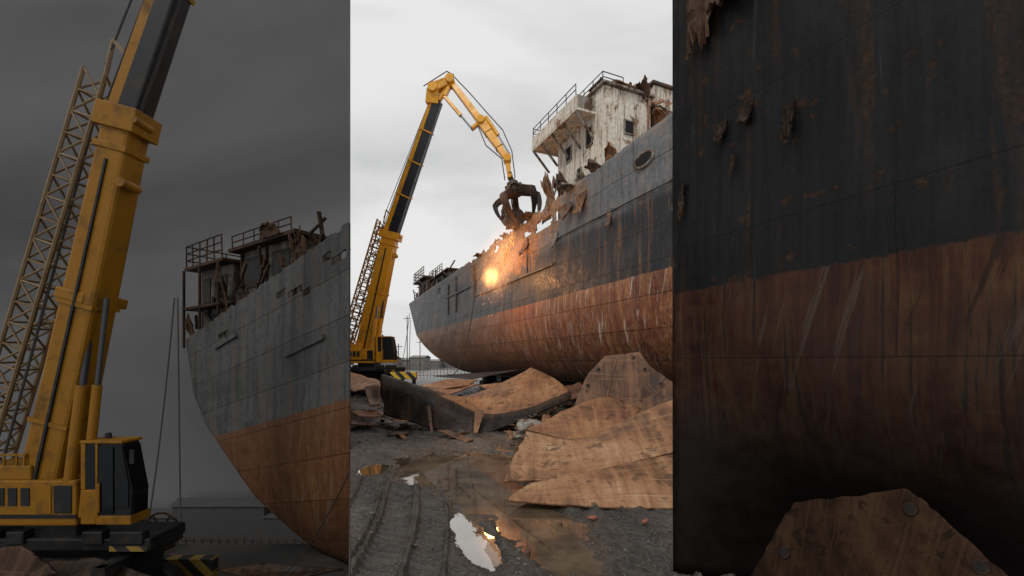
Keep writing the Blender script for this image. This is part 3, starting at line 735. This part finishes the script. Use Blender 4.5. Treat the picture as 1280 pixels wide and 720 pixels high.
    bm=bmesh.new();box(bm,(q.x-.02,f0+.08,p.z+hh*.12),(q.x+.035,f1-.08,p.z+hh*.34));mk("front_window",bm,GL,cab)
    bm=bmesh.new();beam(bm,(p.x+ww*.39,f0-.06,p.z+hh*.5),(p.x+ww*.39,f0-.06,p.z+hh*.15),.03,.03);mk("grab_handle",bm,Y,cab)
    bm=bmesh.new();box(bm,(q.x+.06,f0-.1,p.z+hh*.75),(q.x+.16,f0-.06,p.z+hh*.92));mk("mirror",bm,D_,cab)
    bm=bmesh.new();tube(bm,(p.x+ww*.3,f0+.3,q.z+.04),(p.x+ww*.3,f0+.3,q.z+.18),.07,.06,10);mk("work_lamp",bm,D_,cab)
    b0=Q(456,446,0);b1=Q(489,292,-1.0)
    bm=bmesh.new();beam(bm,b0,b1,1.5*S,1.2*S,1.08*S,.95*S);boom=mk("boom",bm,Y,c,bevel=.08)
    dd=(b1-b0)
    for f in (.22,.52):
        bm=bmesh.new();beam(bm,b0+dd*f,b0+dd*(f+.01),(1.58-.42*f)*S,(1.3-.25*f)*S);mk("boom_band",bm,Y,boom)
    for f0_,f1_,wa,ha in ((.955,1.01,1.5,1.2),(.905,.92,1.25,1.08)):
        bm=bmesh.new();beam(bm,b0+dd*f0_,b0+dd*f1_,wa*S,ha*S);mk("boom_collar",bm,Y,boom,bevel=.02)
    for f,r in ((.97,.14),(.82,.17)):
        bm=bmesh.new();q=b0+dd*f+Vector((.75*S,-.3*S,0));tube(bm,q-Vector((0,.2,0)),q+Vector((0,.3,0)),r*S,r*S,12);mk("boom_roller",bm,Y,boom)
    dn0=dd.normalized();a0=Vector((0,1,0))-dn0*dn0.y;a0.normalize();b_0=dn0.cross(a0)
    bm=bmesh.new();beam(bm,b0+dd*.06+a0*(-.64*S),b0+dd*.88+a0*(-.51*S),.1*S,.05,.08*S,.05);mk("cable_tray",bm,B,boom)
    e1=Q(546,126,-3.8 if full else -1.6)
    d2=e1-b1;dn=d2.normalized();a=Vector((0,1,0))-dn*dn.y;a.normalize();bb=dn.cross(a)
    sgn=-1 if bb.x>0 else 1
    bm=bmesh.new();beam(bm,b1+bb*(-sgn*.18*S),e1+bb*(-sgn*.1*S),.72*S,.8*S,.55*S,.6*S);ext=mk("boom_extension",bm,B,c,bevel=.04)
    bm=bmesh.new();beam(bm,b1+bb*(sgn*.36*S),e1+bb*(sgn*.28*S),.36*S,.74*S,.24*S,.5*S);mk("boom_side_rail",bm,Y,ext)
    for f in (.0,.30,.55,.78):
        bm=bmesh.new();beam(bm,b1+d2*f,b1+d2*(f+.01),(1.16-.32*f)*S,(.96-.25*f)*S);mk("boom_collar",bm,Y,ext)
    for o1,o2 in ((.64,.46),(-.64,-.45)):
        bm=bmesh.new();path(bm,[b1+bb*(sgn*o1*S)+a*(-.3*S),e1+bb*(sgn*o2*S)],.03);mk("hydraulic_hose",bm,BLK if full else BLKD,ext)
    for k,(sy,xo,xe) in enumerate(((-.95,464,475),(.55,465,476.5),(-1.0,471,480))):
        lo=Q(xo,450,sy);hi=Q(xe,364,sy*.9);mid=lo.lerp(hi,.6)
        rr=.2 if k<2 else .15
        bm=bmesh.new();tube(bm,lo,mid,rr*S,rr*S,16);cy=mk("hydraulic_cylinder",bm,Y,c)
        bm=bmesh.new();tube(bm,mid,hi,rr*.55*S,rr*.55*S,12);mk("piston_rod",bm,(CHROME if full else BLK) if k<2 else BLK,cy)
    bm=bmesh.new();p=Q(477,364,0);beam(bm,p+Vector((-.75*S,0,.08)),p+Vector((.3*S,0,-.1)),.4*S,1.9*S);mk("cylinder_bracket",bm,Y,c,bevel=.03)
    m0=Q(431,438,.2);m1=Q(479.5,277,-.6)
    bm=bmesh.new();lattice(bm,m0,m1,.75*(1 if full else .72),20,.05*(1 if full else .7));mk("lattice_mast",bm,L,c)
    for pts in ([m1,b1],[m0.lerp(m1,.7),b0.lerp(b1,.75)],[m0.lerp(m1,.4),b0.lerp(b1,.5)],[m1,m1+Vector((.2,0,.9)),b1+Vector((.1,0,1.2))]):
        bm=bmesh.new();path(bm,pts,.05);mk("mast_tie",bm,L,c)
    bm=bmesh.new();path(bm,[m1+Vector((0,0,.3)),e1+Vector((-.5,0,0))],.025);mk("pendant_cable",bm,ROPE,c)
    bm=bmesh.new();path(bm,[Q(436,440,-.5),m1],.03);mk("pendant_cable",bm,ROPE,c)
    if not full:
        bm=bmesh.new();beam(bm,e1,e1+dn*.8,1.2*S,.9*S);mk("boom_head",bm,Y,c);return c
    k0=Q(541,131,-3.7);k1=Q(542,113,-3.9);k2=Q(563,102,-4.1)
    bm=bmesh.new();beam(bm,k0,k1,.9,.85,.8,.8);beam(bm,k1-Vector((.2,0,0)),k2,.7,.65,.5,.55)
    tube(bm,k1-Vector((0,.55,0)),k1+Vector((0,.55,0)),.34,.34,16);tube(bm,k2-Vector((0,.5,0)),k2+Vector((0,.5,0)),.3,.3,16)
    beam(bm,Q(549,126,-3.9),Q(561,106,-4),.2,.4)
    mk("boom_head",bm,Y,c,bevel=.03)
    j1=Q(601,152,-5.0);j2=Q(634,199,-5.8);j3=Q(637,221,-6)
    bm=bmesh.new();beam(bm,k2,j1,.34,.45,.44,.45);beam(bm,j1,j2,.6,.5,.36,.38);beam(bm,j2,j3,.34,.36,.24,.3)
    tube(bm,j1-Vector((0,.42,0)),j1+Vector((0,.42,0)),.27,.27,14);tube(bm,j2-Vector((0,.36,0)),j2+Vector((0,.36,0)),.26,.26,14);tube(bm,j3-Vector((0,.3,0)),j3+Vector((0,.3,0)),.15,.15,12)
    jb=mk("jib",bm,Y,c,bevel=.03)
    bm=bmesh.new();lo=Q(556,121,-4.3);hi=Q(590,161,-5.2);beam(bm,lo,lo.lerp(hi,.6),.2,.24);beam(bm,hi,j1,.18,.36)
    beam(bm,k2-Vector((.0,0,.2)),lo,.2,.36)
    jc=mk("jib_cylinder",bm,Y,jb)
    bm=bmesh.new();tube(bm,lo.lerp(hi,.55),hi,.07,.07,10);mk("piston_rod",bm,CHROME,jb)
    up=Vector((.32,-.1,.3))
    bm=bmesh.new();tube(bm,j1.lerp(j2,.02)+up,j1.lerp(j2,.5)+up*.9,.12,.12,12);jc2=mk("jib_cylinder",bm,Y,jb)
    bm=bmesh.new();tube(bm,j1.lerp(j2,.5)+up*.9,j1.lerp(j2,.95)+up*.7,.06,.06,10);mk("piston_rod",bm,CHROME,jb)
    for pts in ([k2+Vector((.1,-.4,.3)),j1.lerp(k2,.5)+Vector((.4,-.3,.3)),j1+Vector((.3,-.35,.55)),j1.lerp(j2,.5)+Vector((.6,-.3,.5)),j2+Vector((.3,-.3,.4)),j3+Vector((.35,-.2,-.1)),j3+Vector((.1,-.2,-.8))],
                [k1+Vector((-.6,-.5,0)),k2+Vector((-.2,-.4,.45)),k2+Vector((.3,-.4,.2))],
                [j1+Vector((-.2,-.35,-.4)),j1.lerp(j2,.5)+Vector((-.5,-.3,-.5)),j2+Vector((-.35,-.3,-.1)),j3+Vector((-.3,-.2,-.3))]):
        bm=bmesh.new();path(bm,pts,.035,6);mk("hydraulic_hose",bm,BLK,jb)
    for f in (.3,.7):
        bm=bmesh.new();q=j1.lerp(j2,f);beam(bm,q,q+(j2-j1).normalized()*.06,.64-.2*f,.54-.1*f);mk("jib_band",bm,LATR,jb)
    g=j3+Vector((.1,0,-.15));GX=Matrix.Translation(g)@Matrix.Rotation(math.radians(-16),4,'Y')
    bm=bmesh.new();tube(bm,(0,0,.45),(0,0,-.2),.16,.16,12);tube(bm,(0,0,-.2),(0,0,-.45),.36,.42,16);tube(bm,(0,0,-.45),(0,0,-1.0),.3,.3,14);tube(bm,(0,0,-.9),(0,0,-1.15),.6,.46,12)
    box(bm,(-.55,-.2,-.75),(.55,.2,-.4))
    grab=mk("grab",bm,R_BLK,c,M=GX,label="dark steel five tined scrap grab",bevel=.03)
    for i in range(5):
        an=2*math.pi*i/5+.35;R=Matrix.Rotation(an,4,'Z')
        bm=bmesh.new();pts=[]
        for q in range(12):
            f=q/11
            if f<.35: r=.5+ (f/.35)*1.0;z=-.95-(f/.35)*.25
            else:
                h=(f-.35)/.65;r=1.5+.12*math.sin(h*3)-.7*h**1.7;z=-1.2-1.85*h
            pts.append((r,z,(.5 if f<.6 else .5*(1-(f-.6)/.4)**.8)+.02))
        prev=None
        for q,(r,z,wd) in enumerate(pts):
            th=.17*(1-q/13)
            if q<11: dx=pts[q+1][0]-r;dz=pts[q+1][1]-z
            ln=math.hypot(dx,dz);nx,nz2=-dz/ln,dx/ln
            ring=[bm.verts.new((r+nx*th,-wd/2,z+nz2*th)),bm.verts.new((r+nx*th,wd/2,z+nz2*th)),bm.verts.new((r-nx*th,wd/2*.7,z-nz2*th)),bm.verts.new((r-nx*th,-wd/2*.7,z-nz2*th))]
            if prev:
                for k in range(4): bm.faces.new((prev[k],prev[(k+1)%4],ring[(k+1)%4],ring[k]))
            else: bm.faces.new(ring)
            prev=ring
        bm.faces.new(prev[::-1])
        tube(bm,(.38,0,-.5),(1.35,0,-1.15),.08,.08,8);tube(bm,(.4,-.22,-.95),(.4,.22,-.95),.14,.14,10);tube(bm,(1.4,-.2,-1.2),(1.4,.2,-1.2),.13,.13,10)
        bmesh.ops.recalc_face_normals(bm,faces=bm.faces)
        mk("tine",bm,R_DK if i%2 else R_BLK,grab,M=GX@R)
    return c
crane("yellow mobile crane with raised boom gripping ship with grab",35,1,0.03,YEL,BLK,LATR,True)
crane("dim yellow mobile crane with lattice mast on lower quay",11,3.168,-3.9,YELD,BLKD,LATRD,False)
net=[[P(622,266,29),P(628,276,28.7),P(634,287,28.8)],[P(632,260,29.2),P(641,270,29.1),P(650,284,29.2)],[P(644,260,29.5),P(654,266,29.6),P(660,270,29.8)]]
mk("torn_hull_plate",plate_bm(net,20,16,.16,.4,3.3,2.5),R_DK,solid=.06,label="crumpled rusty hull plate held by the grab",cat="steel plate")
# ---------------------------------------------------------------- sparks
m=Mt("glowing_sparks");em=m.n.new("ShaderNodeEmission");em.inputs["Color"].default_value=(1,.38,.09,1);em.inputs["Strength"].default_value=2.6
m.lk(em.outputs[0],m.n["Material Output"].inputs[0])
bm=bmesh.new()
for i in range(600):
    f=random.random()**.8
    a=P(642,290,29.1);e=P(613,356,28.4)
    c=a.lerp(e,f)+Vector((random.gauss(0,.1+.42*f),random.gauss(0,.15+.35*f),random.gauss(0,.2+.45*f)))
    d=Vector((random.gauss(-.3,.3),random.gauss(0,.2),-1)).normalized()
    ln=random.uniform(.04,.26);r=random.uniform(.002,.006)
    tube(bm,c,c+d*ln,r,r*.4,3)
mk("sparks",bm,m.m,kind="stuff",label="shower of glowing orange cutting sparks",cat="sparks")
def haze(name,c,dims,rot,col_,stren,pw,lab):
    m=Mt(name+"_volume")
    ob=m.co.outputs["Generated"]
    vm=m.n.new("ShaderNodeVectorMath");vm.operation='DISTANCE';m.lk(ob,vm.inputs[0]);vm.inputs[1].default_value=(.5,.5,.5)
    fall=m.math('POWER',m.mapr(vm.outputs["Value"],0,.5,1,0),pw)
    nn=m.mapr(m.noise(ob,5.0,3,.6),.35,.65,.15,1.6)
    ve=m.n.new("ShaderNodeEmission");ve.inputs["Color"].default_value=(*col_,1);m.lk(m.math('MULTIPLY',m.math('MULTIPLY',fall,nn),stren),ve.inputs["Strength"])
    m.lk(ve.outputs[0],m.n["Material Output"].inputs["Volume"])
    for lk in list(m.n["Material Output"].inputs["Surface"].links): m.l.remove(lk)
    bm=bmesh.new()
    R=Matrix.Rotation(math.radians(rot),4,'Y')
    bmesh.ops.create_icosphere(bm,subdivisions=3,radius=1,matrix=Matrix.Diagonal((*dims,1)))
    mk(name,bm,m.m,kind="stuff",label=lab,cat="smoke",M=Matrix.Translation(c)@R)
haze("spark_haze",P(625,328,28.3),(1.8,1.0,3.4),24,(1,.42,.17),1.35,1.8,"warm glowing smoke haze around cutting sparks")
haze("spark_core_haze",P(614,346,28.2),(.8,.6,.95),10,(1,.5,.15),9.0,2.2,"bright orange glow where sparks hit hull")
pl=bpy.data.lights.new("torch_light",'POINT');pl.energy=330;pl.color=(1,.42,.12);pl.shadow_soft_size=.4;pl.specular_factor=0.0
po=bpy.data.objects.new("torch_light",pl);col.objects.link(po);po.location=P(614,345,27.9)
# ---------------------------------------------------------------- plates
def N(rows): return [[P(*p) for p in r] for r in rows]
A=N([[(480,519,16.9),(540,536,16.4),(598,543,16.1),(655,524,16.5),(713,499,17.5)],
     [(476,470,17.3),(540,491,17.0),(600,517,16.8),(655,512,17.0),(712,490,17.9)],
     [(492,482,19),(560,497,19.4),(610,490,19.6),(655,477,19.8),(690,472,20)],
     [(508,489,20),(570,497,20.5),(607,488,20.8),(640,473,21),(664,460,21.3)]])
o=mk("curled_hull_plate",plate_bm(A,72,48,.008,.0,1.1),R_OR,solid=.08,label="large curled rusty hull plate with dark underside",cat="steel plate")
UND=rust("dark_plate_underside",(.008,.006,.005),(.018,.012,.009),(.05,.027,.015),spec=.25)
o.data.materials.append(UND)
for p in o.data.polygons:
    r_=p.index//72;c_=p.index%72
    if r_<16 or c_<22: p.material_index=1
def poly(name,pts,thick,mat,label,holes=(),cat="steel plate",parent=None,rm=None):
    bm=bmesh.new();vs=[bm.verts.new(p) for p in pts];f=bm.faces.new(vs)
    f.normal_update();nrm=f.normal.copy()
    if nrm.y>0: nrm=-nrm
    r=bmesh.ops.extrude_face_region(bm,geom=[f]);
    for v in r["geom"]:
        if isinstance(v,bmesh.types.BMVert): v.co-=nrm*thick
    bmesh.ops.recalc_face_normals(bm,faces=bm.faces)
    o=mk(name,bm,mat,parent,label=label,cat=cat,bevel=thick*.3)
    for h,rr in holes:
        bm=bmesh.new();tube(bm,h-nrm*.02,h+nrm*.02,rr*1.5,rr*1.5,18);r1=mk("bolt_ring",bm,rm or R_DK,o)
        bm=bmesh.new();tube(bm,h+nrm*.0205,h+nrm*.025,rr,rr,18);mk("bolt_hole",bm,DARKV,r1)
    return o
def lean(x,y,y0=560,d0=13.2): return P(x,y,d0+(y0-y)*.008)
def ragged(pts,f,amp,seg,seed):
    out=[]
    for i in range(len(pts)):
        a=pts[i];b=pts[(i+1)%len(pts)]
        for k in range(seg):
            t=k/seg;x=a[0]+(b[0]-a[0])*t;y=a[1]+(b[1]-a[1])*t
            out.append(f(x+amp*fbm(x*.07,y*.07,seed,3),y+amp*fbm(x*.07,y*.07,seed+5,3)))
    return out
GS=rust("brown_gusset_steel",(.045,.022,.013),(.11,.05,.024),(.2,.095,.045))
g=poly("gusset_plate",ragged(((706,560),(712,524),(724,492),(736,466),(756,445),(799,440),(813,458),(850,484),(850,560)),lean,.8,5,3),.05,
     GS,"angular rust brown gusset plate leaning on scrap",
     [(lean(748,462),.05),(lean(735,482),.05),(lean(806,462),.05),(lean(792,447),.04),(lean(826,480),.05)])
bm=bmesh.new();beam(bm,lean(770,446)+Vector((0,-.03,0)),lean(752,520)+Vector((0,-.03,0)),.05,.05);mk("stiffener",bm,GS,g)
C=N([[(700,516,12.7),(756,497,12.7),(803,512,12.2)],[(680,528,12.0),(735,519,11.9),(782,530,11.5)],[(658,537,11.3),(710,550,11.0),(754,553,10.8)]])
mk("bent_hull_plate",plate_bm(C,34,26,.016,.0,5.2),R_OR,solid=.05,label="small bent rusty plate on top of others",cat="steel plate")
D=N([[(658,540,10.9),(725,550,10.8),(790,521,11.0),(856,494,11.2)],[(643,570,9.9),(712,577,9.8),(790,556,9.9),(856,534,10.2)],[(630,603,9.0),(705,598,9.1),(785,580,9.3),(856,562,9.5)]])
mk("bent_hull_plate",plate_bm(D,80,50,.010,.0,8.8),R_TAN,solid=.05,label="broad tan rusted hull plate resting on mud",cat="steel plate")
E=N([[(664,605,8.9),(720,594,9.0),(785,580,9.1),(856,566,9.2)],[(646,616,8.4),(715,611,8.35),(790,603,8.3),(856,597,8.4)],[(634,625,7.95),(700,631,7.8),(780,636,7.72),(856,636,7.75)]])
mk("bent_hull_plate",plate_bm(E,90,44,.010,.0,12.4),R_TAN,solid=.05,label="long tan rusted plate with ragged front edge",cat="steel plate")
def quadplate(lbl,pts,mat,seed,jag=.03):
    net=[[P(*pts[0]),P(*pts[0]).lerp(P(*pts[1]),.5),P(*pts[1])],[P(*pts[0]).lerp(P(*pts[3]),.5),(P(*pts[0])+P(*pts[2]))/2+Vector((0,0,-.1)),P(*pts[1]).lerp(P(*pts[2]),.5)],[P(*pts[3]),P(*pts[3]).lerp(P(*pts[2]),.5),P(*pts[2])]]
    return mk("scrap_plate",plate_bm(net,18,14,jag,.01,seed),mat,solid=.05,label=lbl,cat="steel plate",group="scrap plates lying on the mud")
quadplate("flat tan scrap plate lying near the crane",[(523,483,29),(560,474,31),(598,475,31),(575,489,27)],R_TAN,1)
quadplate("thin bent scrap plate lying near the crane",[(536,488,26),(575,483,27),(600,480,28),(560,494,24)],R_OR,2)
quadplate("tilted orange scrap plate by the crane wheels",[(425,462,24),(455,470,24.5),(480,487,23),(438,478,21.5)],R_OR,3)
quadplate("tilted tan scrap plate beside the crane",[(425,468,22),(470,474,24),(482,482,22),(440,490,20)],R_TAN,4)
quadplate("dark scrap plate standing near the crane",[(455,484,21),(474,480,21),(476,506,19.5),(462,508,19)],R_DK,5)
quadplate("thin rusty scrap plate lying on mud",[(438,514,19),(470,513,19.5),(500,521,18),(448,521,17.5)],R_OR,6)
quadplate("thin rusty scrap plate lying on mud",[(470,516,18),(510,520,18.4),(540,528,17),(492,526,16.4)],R_TAN,7)
quadplate("dark scrap strip lying in wet mud",[(438,526,17.5),(460,526,17.6),(474,531,16.6),(438,531,16.5)],R_DK,8)
quadplate("narrow rusty strip lying in mud",[(546,538,15.4),(560,538,15.5),(592,550,14.2),(583,553,14.0)],R_DK,9,.03)
quadplate("curved tan scrap plate beside the hull",[(598,482,24),(650,476,26),(680,484,24),(628,494,22)],R_TAN,10)
quadplate("dark scrap plate beneath the ship",[(690,488,22),(725,478,23),(740,494,20),(700,502,19)],R_DK,11)
quadplate("dark scrap plate beneath the ship",[(540,470,38),(600,466,38),(650,462,32),(590,474,32)],R_BLK,12)
bm=bmesh.new();beam(bm,P(600,512,16.2),P(594,543,15.9),.35,.05,.12,.04);mk("torn_bracket",bm,R_OR,label="torn steel bracket beneath the curled plate",cat="bracket")
bm=bmesh.new();beam(bm,P(536,508,16.3),P(540,541,16.0),.12,.05,.08,.04);mk("torn_bracket",bm,R_DK,label="torn steel bracket beneath the curled plate",cat="bracket")
mats=[R_DK,R_OR,R_BLK,R_TAN,R_DK,GRW]
for k in range(130):
    if k<80: px=random.uniform(636,738);d=random.uniform(13.3,23)
    else: px=random.uniform(445,640);d=random.uniform(14,32)
    x=(px-640)/F*d;z=.05+random.random()*(.6 if k<80 else .08)
    a=random.uniform(.12,.5);b=random.uniform(.05,.26);rt=Matrix.Rotation(random.random()*6.3,3,'Z')@Matrix.Rotation(random.uniform(-.9,.9),3,'X')
    net=[[Vector((x,d,z))+rt@Vector((i*a,j*b,.08*random.uniform(-1,1))) for i in(-1,0,1)] for j in(-1,0,1)]
    for r in net:
        for q in r: q.z=max(q.z,.06)
    mk("scrap_fragment",plate_bm(net,7,6,.12,.03,k*1.7),mats[k%6],solid=.025,label="small jagged fragment of torn rusty steel",cat="scrap metal",group="steel fragments scattered on the mud")
BR=simple("brick_red_rubble",(.3,.1,.06),.8)
for k,(px,py) in enumerate(((741,652),(806,664),(690,622),(556,598),(660,690),(586,568),(505,566),(700,655))):
    d=F*H/(py-HY);x=(px-640)/F*d;bm=bmesh.new();zz=max(gh(x,d),-.02)
    bmesh.ops.create_icosphere(bm,subdivisions=2,radius=1,matrix=Matrix.Translation((x,d,zz+.02))@Matrix.Rotation(k,4,'Z')@Matrix.Diagonal((.085 if k<2 else .05,.04,.035,1)))
    for v in bm.verts: v.co+=Vector((1,1,1))*.02*fbm(v.co.x*20,v.co.y*20,v.co.z*20,2)
    mk("rubble_chunk",bm,BR if k<2 else R_DK,label="small broken reddish rubble chunk on mud",cat="rubble",group="rubble chunks on the mud")
bm=bmesh.new();a=P(489,474,27);b=P(521,474,27);box(bm,(a.x,26.8,P(0,474,27).z),(b.x,27.1,P(0,465,27).z));mk("hazard_barrier",bm,HZ,label="yellow and black striped barrier beam on supports",cat="barrier",bevel=.02)
for px in (492,518):
    bm=bmesh.new();p=P(px,470,27.4);box(bm,(p.x-.1,27.2,.02),(p.x+.1,27.4,p.z))
    mk("barrier_support",bm,R_DK,label="dark steel support behind striped barrier",cat="support")
bm=bmesh.new();a=P(180,723,12.6);b=P(268,723,12.6);box(bm,(a.x,12.5,P(0,724,12.6).z),(b.x,12.8,P(0,697,12.6).z));mk("hazard_barrier",bm,HZD,label="dim yellow and black striped beam on quay",cat="barrier",bevel=.02)
for k,pts in enumerate(([(-60,690,9.5),(30,682,9.6),(75,716,9.4),(-20,745,9.2)],[(40,704,10.2),(120,696,10.4),(195,722,10.2),(90,735,10.0)],[(270,712,12.0),(330,704,12.2),(430,712,12.0),(330,730,11.6)])):
    quadplate("dim rusted scrap plate on the lower quay",pts,R_DIM2 if k==0 else R_DIM,20+k)
def rl(x,y):
    k=(x-640)/F;t=(RO[1]*k-RO[0])/(.407+.913*k);Y=RO[1]-.913*t
    off=.10+max(0,(y-600))*.0011
    return P(x,y,Y-off)
poly("gusset_plate",ragged(((912,770),(940,716),(960,680),(993,626),(1050,622),(1128,610),(1150,622),(1185,655),(1262,722),(1280,770)),rl,3,6,8),.02,
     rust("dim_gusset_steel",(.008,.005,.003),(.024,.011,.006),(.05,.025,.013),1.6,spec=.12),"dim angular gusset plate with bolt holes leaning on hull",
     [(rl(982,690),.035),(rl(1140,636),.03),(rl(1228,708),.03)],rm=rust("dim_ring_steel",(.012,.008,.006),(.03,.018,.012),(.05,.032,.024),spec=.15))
# ---------------------------------------------------------------- background
for k,(x0,x1,y0,dd) in enumerate(((486,512,447,160),(512,530,444,150),(526,548,449,170),(548,620,447,180),(470,490,445,140))):
    a=P(x0,y0,dd);b=P(x1,y0,dd);bm=bmesh.new();box(bm,(a.x,dd,0),(b.x,dd+12,a.z-.8))
    v=[bm.verts.new(q) for q in((a.x-.3,dd-.3,a.z-.8),(b.x+.3,dd-.3,a.z-.8),(b.x+.3,dd+6,a.z),(a.x-.3,dd+6,a.z),(b.x+.3,dd+12.3,a.z-.8),(a.x-.3,dd+12.3,a.z-.8))]
    bm.faces.new((v[0],v[1],v[2],v[3]));bm.faces.new((v[3],v[2],v[4],v[5]))
    mk("industrial_shed",bm,CONC,label="low pale grey industrial shed beyond the yard",cat="shed",group="distant sheds beyond the yard")
for k,(px,yt,dd) in enumerate(((509,395,110),(525,425,120),(498,430,100))):
    p=P(px,yt,dd);bm=bmesh.new();tube(bm,(p.x,dd,0),(p.x,dd,p.z),.14,.1,8);beam(bm,(p.x-.9,dd,p.z-.6),(p.x+.9,dd,p.z-.6),.14,.14)
    mk("utility_pole",bm,R_DK,label="thin dark utility pole behind the yard",cat="utility pole",group="utility poles behind the yard")
bm=bmesh.new()
for i in range(40):
    x=-24+i*.5;tube(bm,(x,66,0),(x,66,2.2),.035,.035,5)
for z in (.6,1.4,2.1): tube(bm,(-24,66,z),(-4,66,z),.03,.03,5)
mk("fence",bm,GRW,label="pale metal fence at the edge of the yard",cat="fence")
